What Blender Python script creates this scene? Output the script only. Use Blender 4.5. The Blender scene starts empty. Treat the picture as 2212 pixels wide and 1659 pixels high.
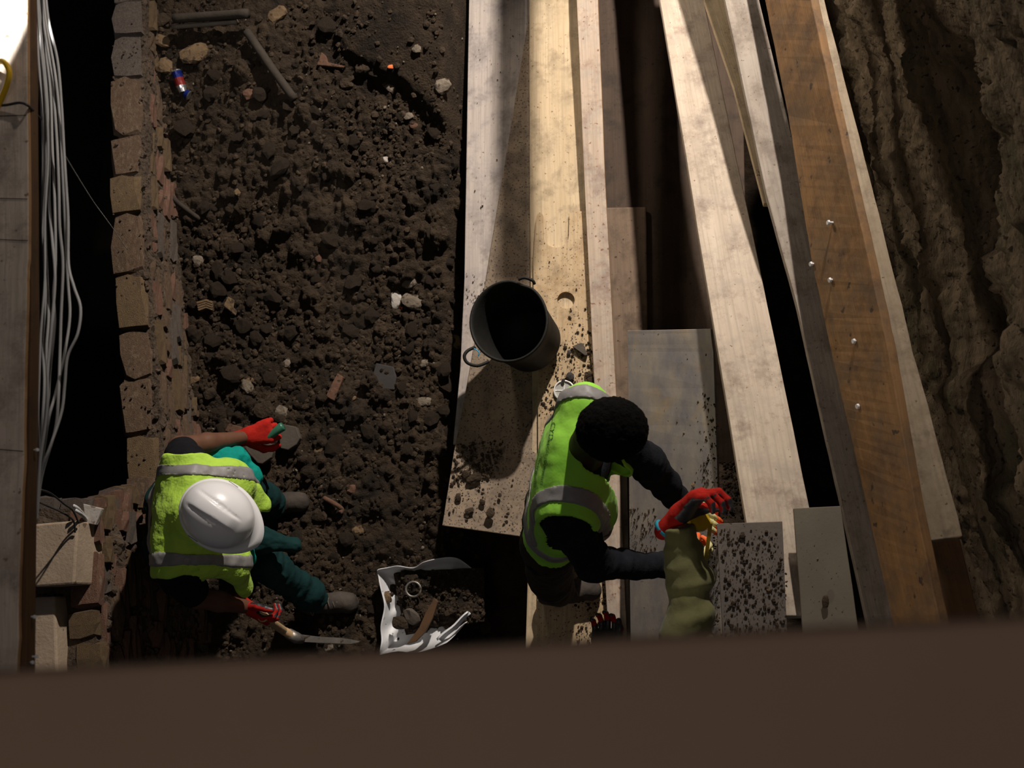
import bpy, bmesh, math, random
import numpy as np
from mathutils import Vector, Matrix, noise as mnoise
from mathutils.geometry import tessellate_polygon

random.seed(7); RNG = np.random.default_rng(11)
SC = bpy.context.scene
COL = SC.collection

# ------------------------------------------------------------------ camera
FPX, HC = 2300.0, 5.0                      # focal length in pixels of a 2212 wide frame, eye height
_n = np.array([1450 - 1106, -(1300 - 829.5), -FPX]); _n /= np.linalg.norm(_n)
_Z = -_n; _Y = np.array([0, 1.0, 0]) - _n * _n[1]; _Y /= np.linalg.norm(_Y); _X = np.cross(_Y, _Z)
ROT = np.array([_X, _Y, _Z])
EYE = np.array([0, 0, HC])
cam = bpy.data.cameras.new('camera'); camo = bpy.data.objects.new('camera', cam); COL.objects.link(camo)
m4 = Matrix.Identity(4)
for i in range(3):
    for j in range(3):
        m4[i][j] = ROT[i][j]
m4.translation = Vector(EYE)
camo.matrix_world = m4
cam.sensor_width = 36.0; cam.lens = 36.0 * FPX / 2212.0
cam.dof.use_dof = True; cam.dof.focus_distance = 4.1; cam.dof.aperture_fstop = 3.4
cam.clip_start = 0.02
SC.camera = camo

# ------------------------------------------------------------------ world, lights, exposure
w = bpy.data.worlds.new('World'); SC.world = w; w.use_nodes = True
w.node_tree.nodes['Background'].inputs[0].default_value = (0.80, 0.86, 1.0, 1)
w.node_tree.nodes['Background'].inputs[1].default_value = 0.030
SC.view_settings.view_transform = 'Standard'; SC.view_settings.look = 'None'
SC.view_settings.gamma = 1.0; SC.view_settings.exposure = 0.0; SC.view_settings.use_curve_mapping = False

def lamp(name, loc, target, power, color, size, spot=None, blend=0.3):
    l = bpy.data.lights.new(name, 'SPOT' if spot else 'POINT')
    l.energy = power; l.color = color; l.shadow_soft_size = size
    if spot:
        l.spot_size = math.radians(spot); l.spot_blend = blend
    o = bpy.data.objects.new(name, l); COL.objects.link(o)
    o.location = loc
    o.rotation_euler = (Vector(target) - Vector(loc)).to_track_quat('-Z', 'Y').to_euler()
    return o
FLOOD = (0.8, 5.7, 4.0)
lamp('flood_lamp', FLOOD, (-0.82, 1.85, 0.4), 2250, (1.0, 0.91, 0.81), 0.07, 61, 1.0)
lamp('work_lamp', (-1.7, 3.7, 1.55), (0.7, 1.7, 0.9), 190, (1.0, 0.86, 0.70), 0.15, 80, 0.9)
lamp('right_wall_fill', (-1.0, -1.5, 2.9), (1.3, 0.6, 1.2), 38, (1.0, 0.86, 0.72), 0.12, 42, 0.9)  # unseen fill light added to brighten the lower right wall
lamp('plank_spot', (-1.74, 1.66, 3.0), (-2.14, 1.60, 2.6), 46, (1.0, 0.97, 0.93), 0.012, 100, 0.05)  # spot put in to blow out the left plank's upper end
al = bpy.data.lights.new('rail_fill', 'AREA'); al.energy = 14; al.size = 1.0; al.color = (1.0, 0.86, 0.74)  # unseen soft light added above the eye to brighten the rail
alo = bpy.data.objects.new('rail_fill', al); COL.objects.link(alo); alo.location = (-0.3, -0.7, 6.6)

def P(px, py, z):
    v = ROT @ np.array([(px - 1106) / FPX, -(py - 829.5) / FPX, -1.0])
    return EYE + v * ((z - HC) / v[2])
def V(px, py, z):
    return Vector(P(px, py, z))
def ray(px, py):
    v = ROT @ np.array([(px - 1106) / FPX, -(py - 829.5) / FPX, -1.0])
    return v / np.linalg.norm(v)
def on_plane(px, py, p0, n):
    v = ray(px, py); t = np.dot(np.array(p0) - EYE, n) / np.dot(v, n)
    return EYE + v * t
def nrm(a):
    a = np.array(a, float); return a / np.linalg.norm(a)

# ------------------------------------------------------------------ numpy value noise
_perm = RNG.permutation(65536).astype(np.int64)
def _hash(i, j, k):
    return _perm[(_perm[(_perm[i & 65535] + j) & 65535] + k) & 65535] / 65535.0
def vnoise(p):
    p = np.asarray(p, float); i = np.floor(p).astype(np.int64); f = p - i; u = f * f * (3 - 2 * f)
    r = 0
    for dx in (0, 1):
        for dy in (0, 1):
            for dz in (0, 1):
                wgt = (u[:, 0] if dx else 1 - u[:, 0]) * (u[:, 1] if dy else 1 - u[:, 1]) * (u[:, 2] if dz else 1 - u[:, 2])
                r = r + wgt * _hash(i[:, 0] + dx, i[:, 1] + dy, i[:, 2] + dz)
    return r * 2 - 1
def fbm(p, octs=4, gain=0.5):
    p = np.asarray(p, float); a = 1.0; r = 0; s = 0
    for o in range(octs):
        r = r + a * vnoise(p * (2 ** o) + 17.3 * o); s += a; a *= gain
    return r / s

# ------------------------------------------------------------------ object helpers
def tag(o, label=None, cat=None, group=None, kind=None):
    if label: o['label'] = label
    if cat: o['category'] = cat
    if group: o['group'] = group
    if kind: o['kind'] = kind
    return o
def link(name, me, parent=None, loc=(0, 0, 0)):
    o = bpy.data.objects.new(name, me); COL.objects.link(o); o.location = loc
    if parent: o.parent = parent
    return o
def empty(name, loc=(0, 0, 0)):
    o = bpy.data.objects.new(name, None); COL.objects.link(o); o.location = loc; o.empty_display_size = 0.05
    return o
def origin_of(parent):
    v = Vector((0, 0, 0))
    while parent:
        v = v + parent.location; parent = parent.parent
    return v
def mesh(name, verts, faces, mat, parent=None, smooth=False, uv=None, base=None, mats=None, midx=None):
    """World-space geometry becomes one object whose origin sits at its thing's base (or its own)."""
    verts = np.asarray(verts, float).reshape(-1, 3)
    if parent is not None:
        off = np.array(origin_of(parent)); loc = (0, 0, 0)
    else:
        if base is None:
            base = [(verts[:, 0].min() + verts[:, 0].max()) / 2, (verts[:, 1].min() + verts[:, 1].max()) / 2, verts[:, 2].min()]
        off = np.array(base, float); loc = tuple(off)
    me = bpy.data.meshes.new(name)
    me.from_pydata((verts - off).tolist(), [], faces if isinstance(faces, list) else faces.tolist())
    for m in (mats or [mat]):
        me.materials.append(m)
    if smooth:
        me.polygons.foreach_set('use_smooth', [True] * len(me.polygons))
    if midx is not None:
        me.polygons.foreach_set('material_index', np.asarray(midx, np.int32))
    if uv is not None:
        l = me.uv_layers.new(name='UVMap'); li = np.zeros(len(me.loops), np.int32)
        me.loops.foreach_get('vertex_index', li)
        l.data.foreach_set('uv', np.asarray(uv, float)[li].ravel())
    me.update()
    return link(name, me, parent, loc)
def bevel(o, wd=0.004, seg=2):
    b = o.modifiers.new('bevel', 'BEVEL'); b.width = wd; b.segments = seg; b.limit_method = 'ANGLE'; b.angle_limit = math.radians(40)
    return o
def tube(pts, r, seg=8, cap=True):
    """tube through points; r scalar or list"""
    pts = [np.array(p, float) for p in pts]; n = len(pts)
    rs = r if hasattr(r, '__len__') else [r] * n
    vs, fs = [], []
    up = np.array([0.31, 0.17, 0.93])
    for i, p in enumerate(pts):
        t = nrm(pts[min(i + 1, n - 1)] - pts[max(i - 1, 0)])
        a = nrm(np.cross(t, up) if abs(np.dot(t, up)) < 0.97 else np.cross(t, [1, 0, 0])); b = np.cross(t, a)
        for k in range(seg):
            th = 2 * math.pi * k / seg
            vs.append(p + rs[i] * (math.cos(th) * a + math.sin(th) * b))
    for i in range(n - 1):
        for k in range(seg):
            k2 = (k + 1) % seg
            fs.append((i * seg + k, i * seg + k2, (i + 1) * seg + k2, (i + 1) * seg + k))
    if cap:
        fs.append(tuple(range(seg))[::-1]); fs.append(tuple((n - 1) * seg + k for k in range(seg)))
    fs = [tuple(reversed(f)) for f in fs]
    return vs, fs
def smooth_path(pts, sub=5):
    pts = [np.array(p, float) for p in pts]; out = []
    for i in range(len(pts) - 1):
        p0, p1, p2, p3 = pts[max(i - 1, 0)], pts[i], pts[i + 1], pts[min(i + 2, len(pts) - 1)]
        for s in range(sub):
            t = s / sub
            out.append(0.5 * ((2 * p1) + (-p0 + p2) * t + (2 * p0 - 5 * p1 + 4 * p2 - p3) * t * t + (-p0 + 3 * p1 - 3 * p2 + p3) * t ** 3))
    out.append(pts[-1]); return out

# ------------------------------------------------------------------ materials
def mat(name, c1, c2=None, scale=6.0, rough=0.8, bump=0.3, bscale=60.0, spots=None, sscale=40.0, sthr=0.62, coord='Object',
        stretch=(1, 1, 1), metal=0.0, c3=None, c3scale=2.0, c3thr=0.55, spec=0.3, bdist=0.004, bdetail=6.0, sheen=0.0, detail=6.0, wave=None, smudge=None):
    m = bpy.data.materials.new(name); m.use_nodes = True
    nt = m.node_tree; N = nt.nodes; L = nt.links; bs = N['Principled BSDF']
    bs.inputs['Roughness'].default_value = rough; bs.inputs['Metallic'].default_value = metal
    bs.inputs['Specular IOR Level'].default_value = spec
    if sheen:
        bs.inputs['Sheen Weight'].default_value = sheen
    tc = N.new('ShaderNodeTexCoord'); mp = N.new('ShaderNodeMapping'); mp.inputs['Scale'].default_value = stretch
    L.new(tc.outputs[coord], mp.inputs[0])
    rnd = N.new('ShaderNodeObjectInfo'); mul = N.new('ShaderNodeMath'); mul.operation = 'MULTIPLY'; mul.inputs[1].default_value = 37.0
    L.new(rnd.outputs['Random'], mul.inputs[0]); L.new(mul.outputs[0], mp.inputs['Location'])
    def nz(sc, det=6.0, ro=0.6, plain=False):
        t = N.new('ShaderNodeTexNoise'); t.inputs['Scale'].default_value = sc; t.inputs['Detail'].default_value = det; t.inputs['Roughness'].default_value = ro
        L.new((tc.outputs['Object'] if plain else mp.outputs[0]), t.inputs['Vector']); return t.outputs['Fac']
    def ramp(src, a, b, ca=(0, 0, 0, 1), cb=(1, 1, 1, 1)):
        r = N.new('ShaderNodeValToRGB'); r.color_ramp.elements[0].position = a; r.color_ramp.elements[1].position = b
        r.color_ramp.elements[0].color = ca; r.color_ramp.elements[1].color = cb; L.new(src, r.inputs[0]); return r.outputs[0]
    def mix(fac, a, b):
        x = N.new('ShaderNodeMix'); x.data_type = 'RGBA'
        L.new(fac, x.inputs['Factor'])
        for s, v in ((6, a), (7, b)):
            if isinstance(v, tuple): x.inputs[s].default_value = v
            else: L.new(v, x.inputs[s])
        return x.outputs[2]
    c1 = tuple(c1) + (1,); col = c1
    if c2:
        col = ramp(nz(scale, detail), 0.3, 0.7, c1, tuple(c2) + (1,))
    if c3:
        col = mix(ramp(nz(c3scale, 7, 0.68, coord == 'UV'), c3thr - 0.04, c3thr + (0.20 if coord == 'UV' else 0.12)), col, tuple(c3) + (1,))
    if coord == 'UV' and smudge:
        gm = N.new('ShaderNodeMapping'); gm.inputs['Scale'].default_value = (1.2, 60, 1); L.new(tc.outputs['UV'], gm.inputs[0])
        gn = N.new('ShaderNodeTexNoise'); gn.inputs['Scale'].default_value = 1.6; gn.inputs['Detail'].default_value = 5; gn.inputs['Roughness'].default_value = 0.65; L.new(gm.outputs[0], gn.inputs['Vector'])
        dk = tuple(c * 0.62 for c in (c2 or c1[:3])) + (1,)
        col = mix(ramp(gn.outputs['Fac'], 0.47, 0.68, (0, 0, 0, 1), (.75, .75, .75, 1)), col, dk)
        sm_ = ramp(nz(9.0, 9, 0.75, True), 0.50, 0.70, (0, 0, 0, 1), (.85, .85, .85, 1))
        col = mix(sm_, col, tuple(smudge) + (1,))
    if spots:
        col = mix(ramp(nz(sscale, 3, 0.5, True), sthr, sthr + 0.04), col, tuple(spots) + (1,))
    if isinstance(col, tuple): bs.inputs['Base Color'].default_value = col
    else: L.new(col, bs.inputs['Base Color'])
    if bump:
        b = N.new('ShaderNodeBump'); b.inputs['Strength'].default_value = bump; b.inputs['Distance'].default_value = bdist
        L.new(nz(bscale, bdetail), b.inputs['Height']); L.new(b.outputs[0], bs.inputs['Normal'])
    return m
def wood(name, c1, c2, spots=(0.05, 0.03, 0.02), sthr=0.66, sscale=55, c3=None, c3thr=0.56, rough=0.75, c3scale=2.5):
    return mat(name, c1, c2, scale=7.0, rough=rough, bump=0.35, bscale=30, spots=spots, sscale=sscale * 1.8, sthr=sthr + .01, coord='UV', stretch=(0.5, 4.0, 1), c3=c3, c3thr=c3thr, c3scale=c3scale * 3.2, bdist=0.003, smudge=[max(a * .42, b) for a, b in zip(c1, spots)])

M = {}
M['earth'] = mat('earth', (0.017, 0.011, 0.0065), (0.056, 0.036, 0.021), 9, 0.95, 1.0, 95, spots=(0.14, 0.10, 0.066), sscale=190, sthr=0.70, bdist=0.016, c3=(0.011, 0.0075, 0.005), c3scale=3, spec=0.25)
M['clod'] = mat('clod', (0.018, 0.0115, 0.0072), (0.066, 0.044, 0.027), 12, 0.95, 1.0, 80, spots=(0.14, 0.105, 0.07), sscale=160, sthr=0.70, bdist=0.010, spec=0.25)
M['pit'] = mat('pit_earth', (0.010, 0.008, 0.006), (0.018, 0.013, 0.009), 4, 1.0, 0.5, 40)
M['brick'] = mat('old_brick', (0.0891, 0.0549, 0.0350), (0.1615, 0.1050, 0.0668), 12, 0.92, 1.0, 45, spots=(0.0557, 0.0382, 0.0263), sscale=85, sthr=0.60, bdist=0.006, c3=(0.1965, 0.1408, 0.0955), c3scale=6, c3thr=0.58)
M['brick_red'] = mat('red_brick', (0.1306, 0.0643, 0.0428), (0.1989, 0.1071, 0.0734), 12, 0.92, 1.0, 45, spots=(0.0714, 0.0490, 0.0337), sscale=85, sthr=0.60, bdist=0.006, c3=(0.2295, 0.1765, 0.1377), c3scale=6, c3thr=0.60)
M['brick_ochre'] = mat('ochre_brick', (0.1138, 0.0724, 0.0358), (0.1790, 0.1193, 0.0644), 12, 0.92, 1.0, 45, spots=(0.0557, 0.0382, 0.0263), sscale=85, sthr=0.60, bdist=0.006, c3=(0.0891, 0.0597, 0.0382), c3scale=6, c3thr=0.55)
M['brick_grey'] = mat('limewashed_brick', (0.0870, 0.0661, 0.0540), (0.1526, 0.1223, 0.1036), 14, 0.92, 1.0, 45, spots=(0.0374, 0.0265, 0.0198), sscale=85, sthr=0.60, bdist=0.006)
M['mortar'] = mat('mortar', (0.0540, 0.0372, 0.0252), (0.1140, 0.0792, 0.0552), 12, 0.95, 1.0, 60, spots=(0.0300, 0.0204, 0.0132), sscale=40, sthr=0.58, bdist=0.014)
M['block'] = mat('dusty_block', (0.3000, 0.2250, 0.1575), (0.4050, 0.3075, 0.2250), 8, 0.9, 0.5, 70, spots=(0.1500, 0.1020, 0.0675), sscale=22, sthr=0.66, bdist=0.005)
M['wall_r'] = mat('strata_wall', (0.0696, 0.0504, 0.0300), (0.2640, 0.1980, 0.1296), 14, 0.95, 1.0, 70, spots=(0.0420, 0.0300, 0.0192), sscale=45, sthr=0.62, stretch=(1, 0.25, 1.5), bdist=0.02, c3=(0.1020, 0.0888, 0.0504), c3scale=4.0)
M['pale_wood'] = wood('pale_plank', (0.4085, 0.3277, 0.2517), (0.5035, 0.4180, 0.3325), spots=(0.1900, 0.1235, 0.0808), sthr=0.68, sscale=38, c3=(0.3420, 0.2850, 0.2327), c3thr=0.5, c3scale=3.0)
M['sandy_wood'] = wood('sandy_plank', (0.35, 0.27, 0.185), (0.45, 0.355, 0.25), spots=(0.15, 0.10, 0.06), sthr=0.68, sscale=38, c3=(0.26, 0.195, 0.125), c3thr=0.50, c3scale=3.0)
M['grey_wood'] = wood('grey_plank', (0.28, 0.235, 0.195), (0.36, 0.305, 0.255), spots=(0.14, 0.105, 0.08), sthr=0.66, sscale=40, c3=(0.22, 0.175, 0.14), c3thr=0.5, c3scale=3.0)
M['mauve_ply'] = wood('mauve_ply', (0.38, 0.325, 0.295), (0.46, 0.395, 0.35), spots=(0.14, 0.1, 0.085), sthr=0.68, sscale=40, c3=(0.29, 0.255, 0.25), c3thr=0.48, c3scale=3.0)
M['dusty_ply'] = wood('dusty_ply', (0.23, 0.165, 0.115), (0.31, 0.235, 0.165), spots=(0.05, 0.036, 0.027), sthr=0.58, sscale=60, c3=(0.15, 0.115, 0.09), c3thr=0.48, c3scale=3.0)
M['yellow_ply'] = wood('yellow_ply', (0.45, 0.335, 0.205), (0.53, 0.415, 0.275), spots=(0.14, 0.085, 0.045), sthr=0.67, sscale=45, c3=(0.38, 0.295, 0.19), c3thr=0.5, c3scale=3.0)
M['yellow_ply2'] = wood('yellow_ply_dirty', (0.42, 0.295, 0.17), (0.50, 0.38, 0.24), spots=(0.09, 0.052, 0.03), sthr=0.62, sscale=60, c3=(0.33, 0.205, 0.095), c3thr=0.56, c3scale=3.0)
M['batten'] = wood('batten', (0.37, 0.28, 0.21), (0.47, 0.375, 0.295), spots=(0.2, 0.105, 0.065), sthr=0.64, sscale=28, c3=(0.32, 0.28, 0.245), c3thr=0.5, c3scale=3.0)
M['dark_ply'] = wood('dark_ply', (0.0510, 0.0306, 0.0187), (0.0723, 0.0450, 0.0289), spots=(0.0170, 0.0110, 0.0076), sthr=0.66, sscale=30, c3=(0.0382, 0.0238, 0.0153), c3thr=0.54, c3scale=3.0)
M['stained_ply'] = wood('stained_ply', (0.1600, 0.1080, 0.0720), (0.2000, 0.1360, 0.0920), spots=(0.0560, 0.0304, 0.0192), sthr=0.66, sscale=30, c3=(0.1040, 0.0680, 0.0440), c3thr=0.52, c3scale=3.0)
M['plate'] = mat('grey_plate', (0.135, 0.128, 0.138), (0.26, 0.225, 0.185), 6, 0.6, 0.25, 60, spots=(0.05, 0.04, 0.032), sscale=60, sthr=0.70, coord='UV', stretch=(1, 1.8, 1), c3=(0.29, 0.205, 0.105), c3scale=4.5, c3thr=0.58, bdist=0.002)
M['panel_dirt'] = mat('dirty_panel', (0.0972, 0.0806, 0.0706), (0.1260, 0.1066, 0.0922), 5, 0.8, 0.4, 80, spots=(0.0324, 0.0230, 0.0166), sscale=70, sthr=0.66, coord='UV', bdist=0.003)
M['panel_olive'] = mat('olive_panel', (0.1224, 0.1044, 0.0792), (0.1584, 0.1368, 0.1044), 4, 0.75, 0.25, 90, spots=(0.0648, 0.0504, 0.0360), sscale=70, sthr=0.72, coord='UV', bdist=0.002)
M['orange_wood'] = wood('orange_plank', (0.2160, 0.1134, 0.0443), (0.3024, 0.1642, 0.0691), spots=(0.0648, 0.0410, 0.0259), sthr=0.66, sscale=14, c3=(0.1296, 0.0864, 0.0540), c3thr=0.46, c3scale=2.0)
M['edge_wood'] = wood('cut_edge', (0.36, 0.20, 0.09), (0.44, 0.26, 0.13), sthr=0.75)
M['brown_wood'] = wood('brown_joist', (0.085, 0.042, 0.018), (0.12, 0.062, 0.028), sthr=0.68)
M['form_wood'] = wood('formwork', (0.4725, 0.3850, 0.3150), (0.6125, 0.5075, 0.4200), spots=(0.2100, 0.1488, 0.1138), sthr=0.66, sscale=22, c3=(0.3500, 0.2800, 0.2275), c3thr=0.5, c3scale=3.0)
M['rail'] = mat('rail_wood', (0.155, 0.100, 0.070), (0.19, 0.125, 0.09), 3, 0.7, 0.1, 30)
M['cable_grey'] = mat('cable_grey', (0.4560, 0.4465, 0.4465), (0.5890, 0.5795, 0.5700), 12, 0.55, 0.1, 40)
M['cable_black'] = mat('cable_black', (0.03, 0.03, 0.032), None, rough=0.5, bump=0)
M['cable_yellow'] = mat('cable_yellow', (0.75, 0.42, 0.01), (0.80, 0.50, 0.02), 12, 0.45, 0.1, 40)
M['conduit'] = mat('conduit', (0.1120, 0.0910, 0.0700), (0.1540, 0.1260, 0.0980), 12, 0.6, 0.2, 60)
M['rubber'] = mat('bucket_rubber', (0.0055, 0.005, 0.0045), (0.011, 0.0105, 0.009), 10, 0.65, 0.4, 60, spots=(0.03, 0.03, 0.021), sscale=26, sthr=0.70, bdist=0.003, spec=0.2)
M['blue_plastic'] = mat('blue_plastic', (0.02, 0.30, 0.55), None, rough=0.4, bump=0)
M['white_plastic'] = mat('white_plastic', (0.78, 0.77, 0.74), (0.70, 0.68, 0.64), 30, 0.5, 0.1, 60, spots=(0.25, 0.18, 0.12), sscale=90, sthr=0.68)
M['bag'] = mat('white_bag', (0.74, 0.74, 0.75), (0.66, 0.66, 0.68), 8, 0.5, 0.35, 25, spots=(0.12, 0.09, 0.065), sscale=30, sthr=0.69, bdist=0.004)
M['vest'] = mat('hi_vis_yellow', (0.36, 0.58, 0.055), (0.43, 0.66, 0.075), 8, 0.75, 0.6, 16, spots=(0.24, 0.34, 0.05), sscale=20, sthr=0.70, bdist=0.02, bdetail=3, sheen=0.05)
M['vest2'] = mat('hi_vis_lime', (0.25, 0.62, 0.045), (0.33, 0.70, 0.065), 8, 0.75, 0.5, 16, bdist=0.006, bdetail=3, sheen=0.05)
M['reflect'] = mat('reflective_tape', (0.20, 0.19, 0.185), (0.25, 0.24, 0.235), 30, 0.5, 0.35, 40, bdist=0.003, spec=0.4)
M['black_cloth'] = mat('black_cloth', (0.0045, 0.0045, 0.006), (0.008, 0.008, 0.010), 20, 0.95, 0.6, 24, bdist=0.006, spec=0.15)
M['navy_cloth'] = mat('navy_cloth', (0.0055, 0.006, 0.009), (0.010, 0.011, 0.015), 20, 0.95, 0.7, 22, bdist=0.008, spec=0.15)
M['skin'] = mat('skin_brown', (0.105, 0.047, 0.028), (0.13, 0.060, 0.037), 9, 0.5, 0.12, 120, spec=0.35, bdist=0.001)
M['skin_dark'] = mat('skin_deep_brown', (0.030, 0.015, 0.011), (0.040, 0.020, 0.015), 9, 0.6, 0.12, 120, spec=0.2, bdist=0.001)
M['hair'] = mat('black_hair', (0.0022, 0.002, 0.002), (0.005, 0.0045, 0.004), 90, 0.95, 1.0, 150, bdist=0.006, spec=0.08)
M['teal'] = mat('lit_teal_cloth', (0.0, 0.20, 0.165), (0.0, 0.26, 0.21), 10, 0.85, 0.7, 18, bdist=0.008, bdetail=3, spec=0.2)
M['shaded_teal'] = mat('shaded_teal_cloth', (0.0024, 0.0204, 0.0210), (0.0042, 0.0288, 0.0282), 10, 0.9, 0.7, 18, bdist=0.008, bdetail=3, spec=0.2)  # darker copy of the teal, the legs' shade put into the colour
M['helmet'] = mat('white_shell', (0.80, 0.785, 0.80), (0.76, 0.745, 0.76), 5, 0.33, 0.03, 20, spots=(0.45, 0.40, 0.38), sscale=48, sthr=0.755, spec=0.5)
M['red_glove'] = mat('red_knit', (0.33, 0.012, 0.008), (0.39, 0.018, 0.011), 60, 0.95, 0.5, 140, bdist=0.002, spec=0.15)
M['glove_black'] = mat('glove_coating', (0.018, 0.019, 0.022), (0.030, 0.031, 0.035), 40, 0.45, 0.5, 60, bdist=0.003, spec=0.5)
M['cream_glove'] = mat('cream_knit', (0.60, 0.56, 0.24), (0.66, 0.60, 0.32), 40, 0.9, 0.6, 120, bdist=0.003)
M['orange_tip'] = mat('orange_coating', (0.85, 0.13, 0.035), (0.90, 0.18, 0.05), 30, 0.55, 0.3, 80)
M['cuff_blue'] = mat('blue_cuff', (0.02, 0.30, 0.42), None, rough=0.8, bump=0)
M['olive'] = mat('olive_fleece', (0.125, 0.122, 0.052), (0.155, 0.152, 0.066), 30, 0.95, 0.4, 70, bdist=0.004, sheen=0.1, spec=0.15)
M['boot'] = mat('muddy_boot', (0.030, 0.024, 0.020), (0.070, 0.056, 0.046), 12, 0.85, 0.6, 50, spots=(0.11, 0.09, 0.07), sscale=40, sthr=0.68, bdist=0.004)
M['lace'] = mat('boot_lace', (0.12, 0.10, 0.085), None, rough=0.9, bump=0)
M['brown_cloth'] = mat('brown_trousers', (0.0220, 0.0143, 0.0083), (0.0303, 0.0204, 0.0121), 10, 0.9, 0.6, 20, bdist=0.006)
M['slate'] = mat('grey_slate', (0.060, 0.048, 0.039), (0.090, 0.073, 0.058), 10, 0.85, 0.5, 70, spots=(0.16, 0.12, 0.085), sscale=120, sthr=0.72, bdist=0.004)
M['dark_tile'] = mat('dark_tile', (0.030, 0.026, 0.026), (0.045, 0.038, 0.036), 10, 0.8, 0.3, 60)
M['pale_stone'] = mat('pale_stone', (0.1200, 0.0938, 0.0675), (0.1800, 0.1462, 0.1125), 16, 0.9, 0.9, 50, spots=(0.0525, 0.0375, 0.0255), sscale=40, sthr=0.57, bdist=0.007)
M['tan_stone'] = mat('tan_stone', (0.105, 0.066, 0.035), (0.165, 0.106, 0.056), 16, 0.9, 0.9, 50, spots=(0.05, 0.032, 0.019), sscale=40, sthr=0.57, bdist=0.007)
M['rust_stone'] = mat('terracotta', (0.085, 0.042, 0.026), (0.125, 0.064, 0.040), 16, 0.9, 0.8, 50, spots=(0.04, 0.026, 0.017), sscale=40, sthr=0.58, bdist=0.006)
M['white_stone'] = mat('white_stone', (0.34, 0.30, 0.265), (0.42, 0.38, 0.34), 16, 0.85, 0.6, 50, spots=(0.16, 0.12, 0.09), sscale=40, sthr=0.6, bdist=0.005)
M['orange_bit'] = mat('orange_bit', (0.62, 0.12, 0.03), (0.70, 0.17, 0.05), 16, 0.85, 0.5, 50)
M['old_stick'] = mat('old_stick', (0.0275, 0.0210, 0.0160), (0.0450, 0.0350, 0.0260), 14, 0.9, 0.6, 60, stretch=(1, 1, 1))
M['handle_wood'] = mat('handle_wood', (0.40, 0.26, 0.14), (0.50, 0.35, 0.20), 20, 0.6, 0.2, 80)
M['steel'] = mat('worn_steel', (0.20, 0.185, 0.17), (0.30, 0.27, 0.24), 20, 0.45, 0.2, 80, metal=0.7, spots=(0.12, 0.08, 0.05), sscale=50, sthr=0.62)
M['green_plastic'] = mat('green_handle', (0.020, 0.105, 0.062), (0.03, 0.13, 0.08), 20, 0.4, 0.1, 80, spec=0.5)
M['can_blue'] = mat('can_blue', (0.006, 0.015, 0.13), None, rough=0.35, bump=0, metal=0.3)
M['can_silver'] = mat('can_silver', (0.55, 0.54, 0.55), None, rough=0.3, bump=0.3, bscale=40, metal=0.9)
M['can_red'] = mat('can_red', (0.1800, 0.0175, 0.0150), None, rough=0.4, bump=0, metal=0.2)
M['tape_yellow'] = mat('tape_yellow', (0.55, 0.36, 0.02), None, rough=0.5, bump=0)
M['eye'] = mat('eye_white', (0.6, 0.55, 0.5), None, rough=0.3, bump=0)
M['print'] = mat('vest_print', (0.035, 0.14, 0.03), None, rough=0.7, bump=0)
M['screw'] = mat('screw_zinc', (0.75, 0.75, 0.76), None, rough=0.4, bump=0, metal=0.2)
M['reed'] = mat('hole_dark', (0.004, 0.004, 0.004), None, rough=0.9, bump=0)
M['purple'] = mat('purple_check', (0.045, 0.016, 0.040), (0.10, 0.02, 0.035), 60, 0.9, 0.3, 60)

# ================================================================== LARGE STRUCTURE
# ---- trench floor: a height field of dug earth
LEDGE_A, LEDGE_B = P(740, 125, 0.2), P(1010, 285, 0.2)
def smooth01(x, a, b):
    t = np.clip((x - a) / (b - a), 0, 1); return t * t * (3 - 2 * t)
def wall_x(y):      # left brick wall's face line in plan
    return np.interp(y, [-1.2, -0.24, 0.61, 1.48, 2.85, 4.2], [-2.10, -2.204, -2.329, -2.49, -2.64, -2.75])
def ground(x, y, fine=True):
    x = np.asarray(x, float); y = np.asarray(y, float)
    p = np.stack([x, y, np.zeros_like(x)], -1).reshape(-1, 3)
    rt = smooth01(x, -1.12, -0.92)
    z = 0.30 * smooth01(y, 1.2, 3.0) * (1 - rt) - 0.42 * rt - 0.9 * smooth01(x, -0.25, -0.05) - 0.12 * smooth01(-y, -0.1, 0.5) * smooth01(x, -1.5, -1.0)
    ab = LEDGE_B - LEDGE_A
    sd = (ab[0] * (y - LEDGE_A[1]) - ab[1] * (x - LEDGE_A[0])) / math.hypot(ab[0], ab[1])
    wob = (fbm(p * 4.0 + 3, 3) * 0.08).reshape(x.shape)
    led = smooth01(sd + wob, -0.03, 0.04) * smooth01(x, -1.75, -1.5)
    led = led * (1 - rt)
    z = z + 0.055 * led
    n1 = fbm(p * 2.2, 3).reshape(x.shape); n2 = fbm(p * 9, 4).reshape(x.shape)
    z = z + 0.05 * n1 + (0.030 - 0.019 * led) * n2
    if fine:
        n3 = np.abs(fbm(p * 26 + 9, 3, 0.6)).reshape(x.shape); n4 = fbm(p * 60 + 5, 2).reshape(x.shape)
        z = z + (0.030 - 0.021 * led) * n3 + (0.008 - 0.004 * led) * n4
    return z
def gz(x, y):
    return float(ground(np.array([x]), np.array([y]), False)[0])
def G(px, py, up=0.0):
    z = 0.1
    for _ in range(4):
        p = P(px, py, z + up); z = gz(p[0], p[1])
    return P(px, py, z + up)

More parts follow.
